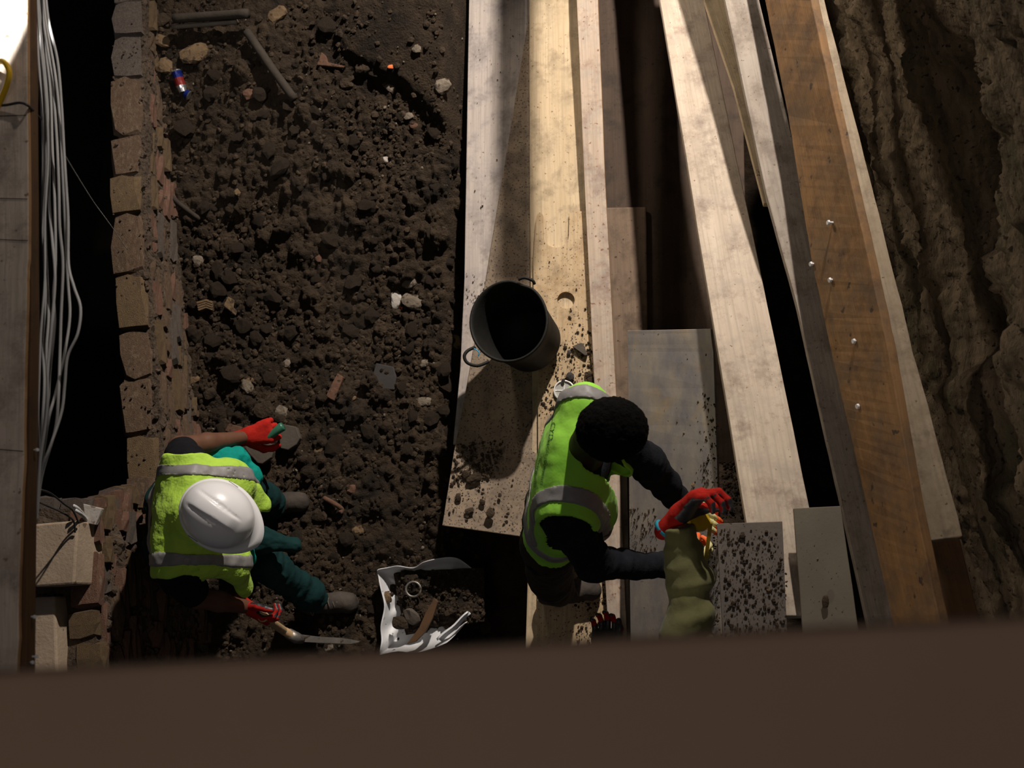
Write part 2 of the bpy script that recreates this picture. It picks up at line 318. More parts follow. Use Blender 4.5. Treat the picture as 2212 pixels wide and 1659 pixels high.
def grid_mesh(name, A, mat_, **k):
    """A: (n, m, 3) array of points"""
    n, m = A.shape[:2]; idx = np.arange(n * m).reshape(n, m)
    f = np.stack([idx[:-1, :-1], idx[1:, :-1], idx[1:, 1:], idx[:-1, 1:]], -1).reshape(-1, 4)
    return mesh(name, A.reshape(-1, 3), f, mat_, **k)
gx = np.r_[np.linspace(-2.85, -0.93, 240), np.linspace(-0.92, 1.9, 90)[1:]]; gy = np.r_[np.linspace(-2.4, -1.6, 20)[:-1], np.linspace(-1.6, 4.0, 620)]
GX, GY = np.meshgrid(gx, gy, indexing='ij')
GXs = np.maximum(GX, wall_x(GY) - 0.12)
GZ = ground(GXs, GY)
def lumps(n, r0, r1, pw):
    for _ in range(n):
        x0, y0 = RNG.uniform(-2.75, -0.95), RNG.uniform(-.9, 3.6); r_ = r0 + (r1 - r0) * RNG.random() ** pw
        d0 = .35 + .65 * smooth01(np.array(y0), .2, .5) * (1 - smooth01(np.array(y0), 1.9, 2.2))
        if RNG.random() > d0: continue
        if y0 > 2.1 and x0 > -1.7 and RNG.random() < .93: continue
        i0, i1 = np.searchsorted(gx, [x0 - r_ * 1.3, x0 + r_ * 1.3]); j0, j1 = np.searchsorted(gy, [y0 - r_ * 1.3, y0 + r_ * 1.3])
        if i1 - i0 < 2 or j1 - j0 < 2: continue
        a = RNG.random() * 3.14; e = RNG.uniform(.65, 1.0); ca, sa = math.cos(a), math.sin(a)
        dx, dy = GXs[i0:i1, j0:j1] - x0, GY[i0:i1, j0:j1] - y0; u, v_ = dx * ca + dy * sa, (dy * ca - dx * sa) / e
        h_ = np.sqrt(np.clip(1 - (u * u + v_ * v_) / r_ ** 2, 0, 1)) * r_ * RNG.uniform(.55, .95) * (1 + .35 * np.sin(u * 170 + x0 * 90) * np.sin(v_ * 150 + y0 * 70))
        c_ = GZ[min(np.searchsorted(gx, x0), len(gx) - 1), min(np.searchsorted(gy, y0), len(gy) - 1)] - r_ * .12
        GZ[i0:i1, j0:j1] = np.where(h_ > 0, np.maximum(GZ[i0:i1, j0:j1], c_ + h_), GZ[i0:i1, j0:j1])
lumps(600, .020, .060, 3.2); lumps(5200, .010, .027, 2.2)
fl = grid_mesh('floor', np.stack([GXs, GY, GZ], -1), M['earth'], smooth=True, base=(0, 0, 0))
tag(fl, 'dark brown dug earth of the trench floor', kind='structure')

# ---- the black pit beyond the left brick wall
def boxv(x0, x1, y0, y1, z0, z1):
    v = [(x0, y0, z0), (x1, y0, z0), (x1, y1, z0), (x0, y1, z0), (x0, y0, z1), (x1, y0, z1), (x1, y1, z1), (x0, y1, z1)]
    f = [(0, 3, 2, 1), (4, 5, 6, 7), (0, 1, 5, 4), (1, 2, 6, 5), (2, 3, 7, 6), (3, 0, 4, 7)]
    return v, f
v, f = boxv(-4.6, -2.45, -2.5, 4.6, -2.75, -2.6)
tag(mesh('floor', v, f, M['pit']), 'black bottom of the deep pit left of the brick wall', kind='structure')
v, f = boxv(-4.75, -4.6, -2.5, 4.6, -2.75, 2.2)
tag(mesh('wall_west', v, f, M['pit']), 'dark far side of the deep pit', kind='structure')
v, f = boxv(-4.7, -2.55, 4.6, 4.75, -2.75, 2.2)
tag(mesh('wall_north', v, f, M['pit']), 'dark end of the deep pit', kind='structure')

# ---- left brick wall: mortar core with separate bricks
def brick_variant(seed):
    bm = bmesh.new(); bmesh.ops.create_cube(bm, size=1.0)
    bmesh.ops.subdivide_edges(bm, edges=bm.edges[:], cuts=1, use_grid_fill=True)
    r = random.Random(seed)
    for vtx in bm.verts:
        c = vtx.co; corner = sum(abs(a) > 0.4 for a in c)
        sh = 1 - 0.07 * (corner >= 2) - 0.06 * (corner == 3)
        vtx.co = Vector((c.x * (sh + 0.03), c.y * sh + r.uniform(-.05, .05), c.z * sh + r.uniform(-.05, .05)))
        vtx.co.x += r.uniform(-.10, .10)
    me = bpy.data.meshes.new('brick'); bm.to_mesh(me); bm.free()
    me.materials.append(M['brick']); return me
BR = {}
for mn in ('brick', 'brick_red', 'brick_ochre', 'brick_grey'):
    BR[mn] = []
    for s in range(3):
        me = brick_variant(s * 7 + len(mn)); me.materials[0] = M[mn]; BR[mn].append(me)
def add_brick(parent, c, dirv, l, d, h, r, red=0.3):
    k = r.random()
    mn = 'brick_red' if k < red else ('brick_ochre' if k < red + 0.2 else ('brick_grey' if k < red + 0.36 else 'brick'))
    o = bpy.data.objects.new('brick', r.choice(BR[mn])); COL.objects.link(o)
    o.parent = parent; o.location = Vector(c) - origin_of(parent)
    o.scale = (d, l, h)
    o.rotation_euler = (r.uniform(-.03, .03), r.uniform(-.04, .04), math.atan2(-dirv[0], dirv[1]) + r.uniform(-.03, .03))
    return o
r = random.Random(3)
def rough_prism(name, ys, z0, ztop, depth, matl, n_z=14, amp=0.02):
    """a wall core: face at wall_x(y), back at wall_x - depth, top at ztop"""
    prof = [(0, z0)] + [(0, z0 + (ztop - z0) * i / n_z) for i in range(1, n_z + 1)] + [(-depth * i / 5, ztop) for i in range(1, 6)] + [(-depth, ztop - (ztop - z0) * i / 4) for i in range(1, 5)]
    A = np.zeros((len(ys), len(prof), 3))
    for i, y in enumerate(ys):
        for j, (dx, z) in enumerate(prof):
            A[i, j] = (wall_x(y) + dx, y, z)
    p = A.reshape(-1, 3)
    nn = fbm(p * 11, 4) * amp; n2 = fbm(p * 30 + 4, 2) * amp * 0.6
    A[..., 0] += (nn + n2).reshape(A.shape[:2]); A[..., 2] += (fbm(p * 9 + 7, 3) * amp).reshape(A.shape[:2])
    o = grid_mesh(name, A, matl, smooth=False, base=(wall_x(ys[0]), ys[0], z0))
    return o
YS = P(300, 1110, 0.42)[1]
core = rough_prism('wall_left', np.linspace(YS - 0.05, 4.3, 220), -0.3, 0.395, 0.16, M['mortar'], amp=.014)
# close ends roughly: long core is open only outside the frame
tag(core, 'low old brick wall along the left of the trench', kind='structure')
y = YS
for c in range(7):
    z = -0.06 + c * 0.066; y = YS + r.uniform(0, .2) + 0.1
    while y < 3.35:
        l = r.choice((0.24, 0.27, 0.13, 0.2)) * r.uniform(.9, 1.05)
        ym = y + l / 2
        dx = wall_x(ym + .05) - wall_x(ym - .05)
        if r.random() > 0.08 and z > gz(wall_x(ym) + 0.03, ym) - 0.05:
            add_brick(core, (wall_x(ym) - 0.035 + r.uniform(-.014, .012), ym, z), nrm((dx, .1, 0)), l - 0.012, 0.10, 0.054 * r.uniform(.9, 1.1), r)
        y += l
y = YS + 0.12
while y < 3.3:                                   # the capping stones on top
    l = r.uniform(0.17, 0.33); ym = y + l / 2
    dx = wall_x(ym + .05) - wall_x(ym - .05)
    o = add_brick(core, (wall_x(ym) - 0.095 + r.uniform(-.012, .012), ym, 0.386 + r.uniform(-.010, .010)), nrm((dx, .1, 0)), l + 0.002, 0.15, 0.07, r, 0.08)
    y += l
_n = 900
_y = RNG.uniform(YS, 3.2, _n); _top = RNG.random(_n) < .10
_x = np.where(_top, wall_x(_y) - RNG.uniform(0, .17, _n), wall_x(_y) + RNG.uniform(-.015, .008, _n)); _z = np.where(_top, .425, RNG.uniform(0, .42, _n))
MORTAR_CRUMBS = (np.c_[_x, _y, _z], np.where(_top, .003 + .006 * RNG.random(_n) ** 2, .004 + .016 * RNG.random(_n) ** 2.5))
# tall near part
YT0, YT1 = -1.3, P(120, 1118, 1.1)[1]
core2 = rough_prism('wall_left', np.linspace(YT0, YT1 + 0.04, 90), -0.3, 1.02, 0.34, M['mortar'], 34, 0.03)
tag(core2, 'tall ragged brick wall below the white-helmeted worker', kind='structure')
for c in range(16):
    z = 0.02 + c * 0.066; y = YT0 + r.uniform(0, .2)
    while y < YT1 + 0.02:
        l = min(r.choice((0.24, 0.27, 0.13)) * r.uniform(.9, 1.05), YT1 + 0.06 - y)
        ym = y + l / 2
        if l > 0.05 and r.random() > 0.16:
            add_brick(core2, (wall_x(ym) - 0.040 + r.uniform(-.022, .016), ym, z), (-.14, 1, 0), l - 0.012, 0.115, 0.052, r, 0.45)
        y += l
# end face of the tall part (faces the far end)
for c in range(9):
    z = 0.45 + c * 0.066
    for k in range(2):
        o = add_brick(core2, (wall_x(YT1) - 0.10 - k * 0.15, YT1 + 0.03 + r.uniform(-.012, .008), z), (1, 0.02, 0), 0.14, 0.1, 0.055, r, 0.3)
# ragged toothing where the tall wall meets the low one
for k in range(26):
    yy = r.uniform(YT1 - 0.02, YT1 + 0.20); t = (yy - YT1) / 0.22
    zz = r.uniform(0.40, 1.0 - 0.55 * max(t, 0))
    add_brick(core2, (wall_x(yy) - r.uniform(.05, .12), yy, zz), (-.14, 1, 0), r.uniform(.07, .16), r.uniform(.07, .12), r.uniform(.04, .07), r, 0.35)
# big dressed block capping the tall wall, and the stone below it
def hexa(c8, matl, name, parent=None, bev=0.008, sub=True):
    v = [tuple(p) for p in c8]
    f = [(0, 3, 2, 1), (4, 5, 6, 7), (0, 1, 5, 4), (1, 2, 6, 5), (2, 3, 7, 6), (3, 0, 4, 7)]
    return bevel(mesh(name, v, f, matl, parent), bev, 2)
def block_px(name, quad, z1, z0, matl, parent=None, bev=0.008):
    """quad: 4 px corners of the top face (counter-clockwise seen from above) at height z1, extruded straight down to z0"""
    top = [P(a, b, z1) for a, b in quad]
    bot = [np.array([t[0], t[1], z0]) for t in top]
    return hexa(bot + top, matl, name, parent, bev)
blk = block_px('stone_block', [(74, 1268), (160, 1262), (168, 1124), (74, 1132)], 1.16, 0.95, M['block'])
tag(blk, 'large squared dusty stone block capping the brick wall beside the left plank', 'stone')
st = block_px('stone_slab', [(72, 1480), (124, 1470), (118, 1288), (74, 1290)], 1.10, 0.9, M['block'])
tag(st, 'narrow rough ochre stone slab below the squared block', 'stone')

# ---- right wall: layered earth and masonry
ny, nz_ = 560, 300
ys = np.linspace(-2.4, 3.9, ny); zs = np.linspace(0, 1, nz_)
YY, ZZ = np.meshgrid(ys, zs, indexing='ij')
ZZ = -0.4 + ZZ * (0.4 + np.interp(YY, [1.3, 2.7, 3.9], [2.9, 1.35, 1.2]))
bx = np.interp(YY, [-1.7, 0.2, 0.75, 1.5, 2.5, 3.9], [1.42, 1.17, 1.08, 0.98, 0.83, 0.62])
pp = np.stack([YY, ZZ, np.zeros_like(YY)], -1).reshape(-1, 3)
q = pp.copy(); q[:, 0] *= 1.6; q[:, 1] *= 5.0
course = np.sin((ZZ + 0.03 * fbm(pp * 1.5, 3).reshape(YY.shape)) / 0.085 * 2 * math.pi)
big = fbm(pp * 1.7 + 2, 4).reshape(YY.shape); midn = fbm(q * 1.4 + 5, 4).reshape(YY.shape); fine = fbm(np.c_[pp[:, 0] * 11, pp[:, 1] * 30, pp[:, 2]], 5, 0.68).reshape(YY.shape)
crum = np.maximum(0, fbm(pp * 5.5 + 31, 4).reshape(YY.shape) - 0.15)
grit = .022 * np.abs(fbm(pp * 34 + 3, 3, .6)).reshape(YY.shape)
step = smooth01(-(YY + 0.04 * fbm(pp * 6, 2).reshape(YY.shape)), -0.86, -0.78) * smooth01(-ZZ, -2.15, -2.0)
dent = 0.30 * np.exp(-((YY - 1.72) / .26) ** 2 - ((ZZ - 1.45) / .20) ** 2) + .18 * np.exp(-((YY - 0.95) / .12) ** 2 - ((ZZ - 1.25) / .15) ** 2)
XX = bx + dent - 0.014 * np.maximum(course, -0.3) * (0.4 + 0.6 * smooth01(big, -0.3, 0.3)) - 0.09 * big - 0.05 * midn - 0.040 * fine - 0.12 * crum - 0.05 * step - grit
_bk = np.linspace(.08, .9, 8)[None, :]
XX = np.concatenate([XX, XX[:, -1:] + _bk], 1); _yy = np.repeat(YY[:, -1:], 8, 1); YY = np.concatenate([YY, _yy], 1)
ZZ = np.concatenate([ZZ, ZZ[:, -1:] + .05 * fbm(np.stack([_yy, _bk + 0 * _yy, 0 * _yy], -1).reshape(-1, 3) * 5, 3).reshape(_yy.shape)], 1)
wr = grid_mesh('wall_right', np.stack([XX, YY, ZZ], -1), M['wall_r'], smooth=True, base=(1.1, 0, 0))
wr.data.flip_normals()
tag(wr, 'rough layered earth and rubble wall on the right of the trench', kind='structure')

# ================================================================== BOARDS
PLANE = {}
def board(name, label, secs, th, matl, group=None, side=None, steps=6, bev=0.003, cat='plank', warp=0.0015):
    """secs: (left px, right px, z left, z right) along the board; a slab of thickness th hangs below the top surface"""
    if secs[0][0][1] == -80:                                        # boards run on well beyond the upper edge of the view
        a, b = secs[0], secs[1]; t = -330 / (b[0][1] - a[0][1])
        ex = lambda p, q: p + (q - p) * t
        secs = [((ex(a[0][0], b[0][0]), ex(a[0][1], b[0][1])), (ex(a[1][0], b[1][0]), ex(a[1][1], b[1][1])), ex(a[2], b[2]), ex(a[3], b[3]))] + list(secs)
    Ls = [P(s[0][0], s[0][1], s[2]) for s in secs]; Rs = [P(s[1][0], s[1][1], s[3]) for s in secs]
    Lp, Rp = [], []
    for i in range(len(secs) - 1):
        for k in range(steps):
            t = k / steps; Lp.append(Ls[i] * (1 - t) + Ls[i + 1] * t); Rp.append(Rs[i] * (1 - t) + Rs[i + 1] * t)
    Lp.append(Ls[-1]); Rp.append(Rs[-1]); Lp = np.array(Lp); Rp = np.array(Rp); n = len(Lp)
    nn = nrm(np.cross(Rs[0] - Ls[0], (Ls[0] + Rs[0]) / 2 - (Ls[-1] + Rs[-1]) / 2))
    if nn[2] < 0: nn = -nn
    wob = fbm(np.c_[np.arange(n) * 0.7, np.full(n, RNG.random() * 50), np.zeros(n)], 2)
    Lp[:, 0] += wob * warp; Rp[:, 0] += wob[::-1] * warp
    rows = [Lp, Rp, Rp - nn * th, Lp - nn * th]
    v = np.concatenate(rows); f, mi = [], []
    for i in range(n - 1):
        for a in range(4):
            b = (a + 1) % 4
            f.append((a * n + i, a * n + i + 1, b * n + i + 1, b * n + i)); mi.append(0 if a in (0, 2) else 1)
    f.append((0, n, 2 * n, 3 * n)); f.append((n - 1, 4 * n - 1, 3 * n - 1, 2 * n - 1)); mi += [1, 1]
    # orientation check
    p = [v[k] for k in f[0]]; fn = np.cross(p[1] - p[0], p[2] - p[0])
    if np.dot(fn, nn) < 0: f = [tuple(reversed(q)) for q in f]
    ulen = np.r_[0, np.cumsum(np.linalg.norm(np.diff(Lp, axis=0), axis=1))]; wd = np.linalg.norm(Rs[0] - Ls[0]); ro = RNG.random() * 20
    uv = np.concatenate([np.c_[ulen + ro, np.full(n, ro)], np.c_[ulen + ro, np.full(n, ro + wd)], np.c_[ulen + ro, np.full(n, ro + wd + th)], np.c_[ulen + ro, np.full(n, ro - th)]])
    o = mesh(name, v, f, matl, mats=[matl, side or matl], midx=mi, uv=uv)
    bevel(o, bev, 2); tag(o, label, cat, group); PLANE[o.name] = (Ls[0], nn)
    return o
def lin(a, b, y):      # x on the line through two pixel points at a given y
    return (a[0] + (b[0] - a[0]) * (y - a[1]) / (b[1] - a[1]), y)

# --- lower boards in the middle
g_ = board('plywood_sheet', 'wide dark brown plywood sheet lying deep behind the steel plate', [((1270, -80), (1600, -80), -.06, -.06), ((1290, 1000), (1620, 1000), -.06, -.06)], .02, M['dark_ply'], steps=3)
k1 = board('plywood_plank', 'mauve grey plywood plank along the edge of the bare earth', [((1014, -80), (1175, -80), .165, .165), ((1013, 0), (1172, 0), .165, .165), ((1003, 600), (1160, 600), .165, .165), ((994, 800), (1158, 800), .165, .165), ((978, 960), (1150, 960), .16, .16)], .02, M['mauve_ply'], side=M['pale_wood'])
k1b = board('plywood_plank', 'dust-stained plywood plank under the black bucket, its free end strewn with earth', [((1158, -80), (1185, -80), .19, .19), ((1148, 0), (1180, 0), .19, .19), ((1100, 290), (1176, 290), .19, .19), ((1050, 600), (1172, 600), .19, .19), ((1014, 800), (1175, 800), .19, .19), ((980, 980), (1160, 980), .22, .21), ((955, 1135), (1126, 1159), .27, .24)], .018, M['dusty_ply'], side=M['pale_wood'])
k2 = board('plywood_plank', 'yellow plywood plank running under the notched board', [((1143, -80), (1262, -80), .21, .21), ((1143, 0), (1264, 0), .21, .21), ((1144, 380), (1275, 380), .21, .21), ((1146, 600), (1290, 600), .21, .21), ((1150, 900), (1300, 900), .21, .21), ((1134, 1440), (1330, 1440), .21, .21)], .02, M['yellow_ply'])
# notched board with its round hole
def notched():
    z, th = 0.232, 0.021
    out = [(1158, 474), (1160, 464), (1166, 459), (1172, 463)]
    for k in range(0, 11):
        a = math.pi - math.pi * k / 10
        out.append((1201 + 28 * math.cos(a), 508 + 27 * math.sin(a)))
    out += [(1230, 459), (1266, 455), (1276, 560), (1296, 850), (1322, 1440), (1160, 1440), (1163, 1100), (1162, 800), (1153, 640), (1152, 560)]
    hole = [(1222.5 + 19 * math.cos(-2 * math.pi * k / 24), 648.5 + 18.5 * math.sin(-2 * math.pi * k / 24)) for k in range(24)]
    loops = [[P(a, b, z) for a, b in out], [P(a, b, z) for a, b in hole]]
    tri = tessellate_polygon([[Vector((p[0], p[1], 0)) for p in l] for l in loops])
    top = np.array(loops[0] + loops[1]); n = len(top); bot = top - [0, 0, th]
    f = []
    for t in tri:
        a, b, c = (top[i] for i in t); s = np.cross(b - a, c - a)[2]
        t = tuple(t) if s > 0 else tuple(reversed(t))
        f.append(t); f.append(tuple(i + n for i in reversed(t)))
    s = 0
    for l in loops:
        m = len(l)
        area = sum(l[i][0] * l[(i + 1) % m][1] - l[(i + 1) % m][0] * l[i][1] for i in range(m))
        for i in range(m):
            a, b = s + i, s + (i + 1) % m
            q = (a, a + n, b + n, b)
            ccw = area > 0
            want_out = (l is loops[0])
            f.append(q if (ccw == want_out) else tuple(reversed(q)))
        s += m
    uv = np.c_[top[:, 1], top[:, 0]]; uv = np.concatenate([uv, uv + [0, .02]])
    o = mesh('notched_board', np.concatenate([top, bot]), f, M['yellow_ply2'], uv=uv)
    return tag(o, 'yellow plywood board with a rounded notch and a round hole through it', 'plank')
notched()
k3 = board('timber_batten', 'slender pale batten with rusty knots along the right edge of the yellow boards', [((1245, -80), (1292, -80), .36, .36), ((1246, 0), (1292, 0), .35, .35), ((1262, 380), (1307, 380), .30, .30), ((1284, 850), (1331, 850), .28, .28), ((1318, 1440), (1358, 1440), .28, .28)], .05, M['batten'], side=M['edge_wood'])
board('plywood_offcut', 'brown stained plywood offcut with rounded corner under the grey plate', [((1300, 448), (1396, 446), -.03, -.03), ((1310, 600), (1398, 600), -.03, -.03), ((1325, 900), (1400, 900), -.03, -.03)], .02, M['stained_ply'], bev=0.008)
sp = board('steel_plate', 'scuffed grey plate with blue and ochre patches beside the dark-haired worker', [((1355, 714), (1534, 710), .42, .82), ((1356, 760), (1540, 760), .42, .83), ((1358, 1000), (1549, 1000), .44, .87), ((1362, 1440), (1560, 1440), .46, .90)], .012, M['plate'], cat='plate', bev=0.002)
board('timber_strip', 'thin pale strip showing between the batten and the grey plate', [((1338, 900), (1352, 900), .20, .20), ((1346, 1440), (1362, 1440), .20, .20)], .03, M['pale_wood'])

# --- right cluster
A_L, A_R = ((1426, 0), (1612, 1128)), ((1520, 0), (1748, 1090))
def q2(l, rr, y, z): return (lin(*l, y), lin(*rr, y), z, z)
pa = board('scaffold_plank', 'broad pale scaffold plank nearest the grey plate, spotted with rust and mud', [q2(A_L, A_R, -80, .57), q2(A_L, A_R, 420, .80), q2(A_L, A_R, 1128, 1.18), q2(A_L, A_R, 1330, 1.27)], .045, M['pale_wood'], steps=8, warp=.003)
board('scaffold_plank', 'thin plank showing as a sliver behind the broad pale plank', [((1512, -80), (1560, -80), .80, .80), ((1521, 0), (1568, 0), .82, .82), ((1585, 190), (1625, 190), .86, .86), ((1650, 440), (1690, 440), .90, .90)], .03, M['yellow_ply'])
pc = board('scaffold_plank', 'weathered grey plank half shaded by the orange board', [((1550, -80), (1620, -80), 1.0, 1.0), ((1566, 0), (1640, 0), 1.0, 1.0), ((1656, 422), (1742, 422), 1.07, 1.07), ((1722, 660), (1792, 660), 1.1, 1.1), ((1768, 870), (1838, 870), 1.14, 1.14), ((1820, 1100), (1888, 1100), 1.18, 1.18), ((1895, 1440), (1952, 1440), 1.25, 1.25)], .04, M['grey_wood'], steps=8)
pe = board('scaffold_plank', 'pale plank with sawn end resting against the right wall', [((1731, -80), (1763, -80), 1.36, 1.36), ((1749, 0), (1781, 0), 1.38, 1.38), ((1843, 430), (1891, 430), 1.47, 1.47), ((1916, 760), (1973, 760), 1.53, 1.53), ((1984, 1172), (2081, 1158), 1.61, 1.61)], .045, M['sandy_wood'], steps=10, warp=.003)
D_L, D_R = [(1636, -80), (1652, 0), (1702, 250), (1752, 560), (1795, 760), (1862, 1050), (1950, 1440)], [(1731, -80), (1752, 0), (1806, 250), (1876, 560), (1919, 760), (1976, 1090), (2050, 1440)]
dz = [(1.14 + .285 * t_, 1.42 + .285 * t_) for t_ in (0, .05, .22, .42, .55, .74, 1.0)]
pd = board('shoring_board', 'orange brown board leaning on edge with white screws in it', [(D_L[i], D_R[i], dz[i][0], dz[i][1]) for i in range(7)], .03, M['orange_wood'], side=M['orange_wood'], steps=14)
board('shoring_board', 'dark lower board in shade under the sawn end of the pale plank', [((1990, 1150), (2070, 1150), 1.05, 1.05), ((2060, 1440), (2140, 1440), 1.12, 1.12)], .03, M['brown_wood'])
p1 = board('cover_board', 'dirt-covered grey panel laid across the foot of the broad pale plank', [((1549, 1131), (1690, 1126), 1.25, 1.25), ((1564, 1440), (1704, 1440), 1.30, 1.30)], .018, M['panel_dirt'], bev=.002, cat='board')
p2 = board('cover_board', 'clean olive grey panel overlapping the foot of the plank, beside the dirty one', [((1714, 1098), (1816, 1093), 1.30, 1.30), ((1740, 1440), (1866, 1440), 1.34, 1.34)], .018, M['panel_olive'], bev=.002, cat='board')
# screws standing in the leaning board
p0, pn = PLANE[pd.name]
for (sx, sy) in ((1795, 481), (1757, 570), (1798, 604), (1850, 737), (1858, 877)):
    # find the local plane of the board near this row
    i = max(j for j in range(7) if D_L[j][1] <= sy)
    a, b, c = P(*D_L[i], dz[i][0]), P(*D_R[i], dz[i][1]), P(*D_L[i + 1], dz[i + 1][0])
    n = nrm(np.cross(b - a, c - a)); n = n if n[2] > 0 else -n
    c0 = on_plane(sx, sy, a, n); ax = nrm(n + RNG.normal(0, .12, 3))
    v, f = tube([c0 - n * .01, c0 + ax * .007, c0 + ax * .007, c0 + ax * .014], [.0045, .0045, .009, .008], 10)
    mesh('screw', v, f, M['screw'], pd)
# knot holes
for (kx, ky, rr) in ((1648, 887, .009), (1613, 912, .005), (1487, 172, .006), (1465, 180, .004), (1725, 1078, .004)):
    z = np.interp(ky, [-80, 420, 1128], [.57, .80, 1.18]); c0 = P(kx, ky, z)
    v = [c0 + np.array([rr * math.cos(t) * .8, rr * 1.2 * math.sin(t), .0012]) for t in np.linspace(0, 2 * math.pi, 11)[:-1]]
    mesh('knot_hole', v, [tuple(range(10))], M['reed'], pa)

# --- unseen plank added beyond the view's upper edge, shaped to shade the mauve plank
_u = (1.7 - .165) / (FLOOD[2] - .165)
_q = [P(a, b, .165) * (1 - _u) + np.array(FLOOD) * _u for a, b in ((1066, 640), (1142, 640), (1142, -150), (1066, -150))]
# --- left high-level formwork
lf = board('formwork_plank', 'pale plank at the left edge above the pit, its upper end brightly lit', [((-330, -90), (57, -90), 2.60, 2.60), ((-330, 0), (60, 0), 2.60, 2.60), ((-330, 560), (62, 560), 2.60, 2.60), ((-330, 640), (58, 640), 2.60, 2.60), ((-330, 1000), (52, 1000), 2.60, 2.60), ((-330, 1300), (42, 1300), 2.60, 2.60), ((-330, 1500), (36, 1500), 2.60, 2.60)], .014, M['form_wood'], side=M['edge_wood'], steps=5, warp=.004)
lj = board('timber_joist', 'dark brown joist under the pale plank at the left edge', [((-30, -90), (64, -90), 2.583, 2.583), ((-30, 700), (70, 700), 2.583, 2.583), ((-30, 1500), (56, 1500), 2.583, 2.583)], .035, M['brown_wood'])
for (sx, sy) in ((72, 972), (66, 1332), (70, 1418), (62, 1430)):
    c0 = P(sx, sy, 2.565); v, f = tube([c0, c0 + [.012, 0, .004], c0 + [.012, 0, .004], c0 + [.016, 0, .006]], [.002, .002, .0045, .004], 8)
    mesh('screw', v, f, M['screw'], lj)
for (a, b) in (((-40, 252), (56, 249)), ((-40, 428), (59, 430)), ((-40, 516), (60, 520)), ((-40, 968), (50, 975)), ((-330, 262), (-50, 258))):
    z = 2.6012; p, q_ = P(*a, z), P(*b, z); dn = np.array([0, .0012, 0])
    mesh('saw_cut', [p - dn, q_ - dn, q_ + dn, p + dn], [(0, 1, 2, 3)], M['reed'], lf)

shade_plank = hexa([p - np.array([0, 0, .04]) for p in _q] + _q, M['grey_wood'], 'scaffold_plank', None, .004)
tag(shade_plank, 'unseen plank added to cast a strip of shade on the mauve plank', 'plank')
# --- the out-of-focus rail right under the eye
ra, rb = P(-500, 1478, 4.4), P(2712, 1307, 4.4)
yv = nrm(np.array([-(rb - ra)[1], (rb - ra)[0], 0])); yv = yv if yv[1] < 0 else -yv
wv = 0.16
top = [ra, rb, rb + yv * wv, ra + yv * wv]
bot = [t - np.array([0, 0, .05]) for t in top]
rail = hexa([bot[0], bot[3], bot[2], bot[1], top[0], top[3], top[2], top[1]], M['rail'], 'guard_rail', None, .004)
tag(rail, 'blurred brown timber rail across the foot of the view', 'rail')

# ================================================================== CABLES, PIPES
def path_px(pts, sub=6):
    return smooth_path([P(*p) for p in pts], sub)
CG = 'grey cables hanging in a bundle beside the left plank'
cabs = [
    [(74, -60), (78, 60), (88, 200), (93, 330), (91, 460), (95, 560), (98, 640), (92, 740), (96, 820), (92, 900), (80, 1000), (76, 1095), (74, 1128)],
    [(77, -60), (82, 60), (94, 210), (100, 340), (97, 450), (101, 590), (105, 680), (100, 760), (103, 850), (96, 930), (84, 1020), (78, 1105), (75, 1130)],
    [(80, -60), (86, 50), (100, 190), (106, 320), (106, 430), (113, 520), (119, 600), (112, 700), (103, 800), (100, 890), (88, 980), (80, 1080), (76, 1128)],
    [(83, -60), (90, 50), (108, 190), (113, 320), (118, 430), (120, 560), (116, 640), (118, 700), (108, 800), (104, 870), (96, 960), (82, 1060), (77, 1128)],
    [(86, -60), (93, 40), (112, 170), (122, 290), (127, 400), (129, 490), (136, 570), (132, 680), (129, 780), (126, 860), (119, 930), (90, 1030), (78, 1128)],
    [(90, -60), (98, 40), (119, 160), (130, 270), (135, 380), (141, 490), (146, 600), (151, 680), (140, 760), (120, 850), (106, 900), (95, 970), (80, 1070), (77, 1130)],
    [(95, -60), (104, 40), (124, 130), (133, 230), (139, 340), (147, 470), (148, 570), (160, 620), (174, 665), (168, 720), (146, 770), (140, 830), (133, 890), (110, 960), (88, 1020), (79, 1090), (76, 1130)],
    [(78, -60), (84, 60), (98, 200), (104, 330), (97, 470), (97, 600), (88, 720), (84, 830), (82, 900), (84, 980), (80, 1060), (75, 1128)],
]
zc = [2.50, 2.47, 2.50, 2.46, 2.49, 2.46, 2.48, 2.52]
lbl = ['grey cable hugging the plank, innermost of the hanging bundle', 'second grey cable of the hanging bundle counted from the plank', 'grey cable in the middle of the bundle, bowed slightly right near its centre',
       'grey cable running just right of the middle of the bundle', 'grey cable with a soft kink low down in the hanging bundle', 'grey cable crossing over the others where the bundle narrows', 'outermost grey cable that bulges furthest out over the black pit', 'darker bluish cable at the back of the hanging bundle']
for i, pts in enumerate(cabs):
    zz = [zc[i] + .02 * math.sin(j * .9 + i) for j in range(len(pts))]
    for j in range(len(pts) - 3, len(pts)): zz[j] = zc[i] - .03 * (j - len(pts) + 4)
    v, f = tube(path_px([(a[0], a[1], zz[j]) for j, a in enumerate(pts)]), .0037 if i != 7 else .0032, 8)
    tag(mesh('cable', v, f, M['cable_grey'], smooth=True), lbl[i], 'cable', CG)
v, f = tube(path_px([(78, -60, 2.44), (82, 30, 2.44), (78, 170, 2.42), (72, 290, 2.42), (68, 370, 2.42)]), .0085, 10)
tag(mesh('conduit_pipe', v, f, M['conduit'], smooth=True), 'dull brown conduit pipe running along the joist behind the grey cables', 'pipe')
v, f = tube(path_px([(-12, 140, 2.62), (2, 132, 2.64), (14, 140, 2.65), (20, 158, 2.65), (14, 185, 2.64), (2, 215, 2.62), (-14, 245, 2.61)]), .0075, 10)
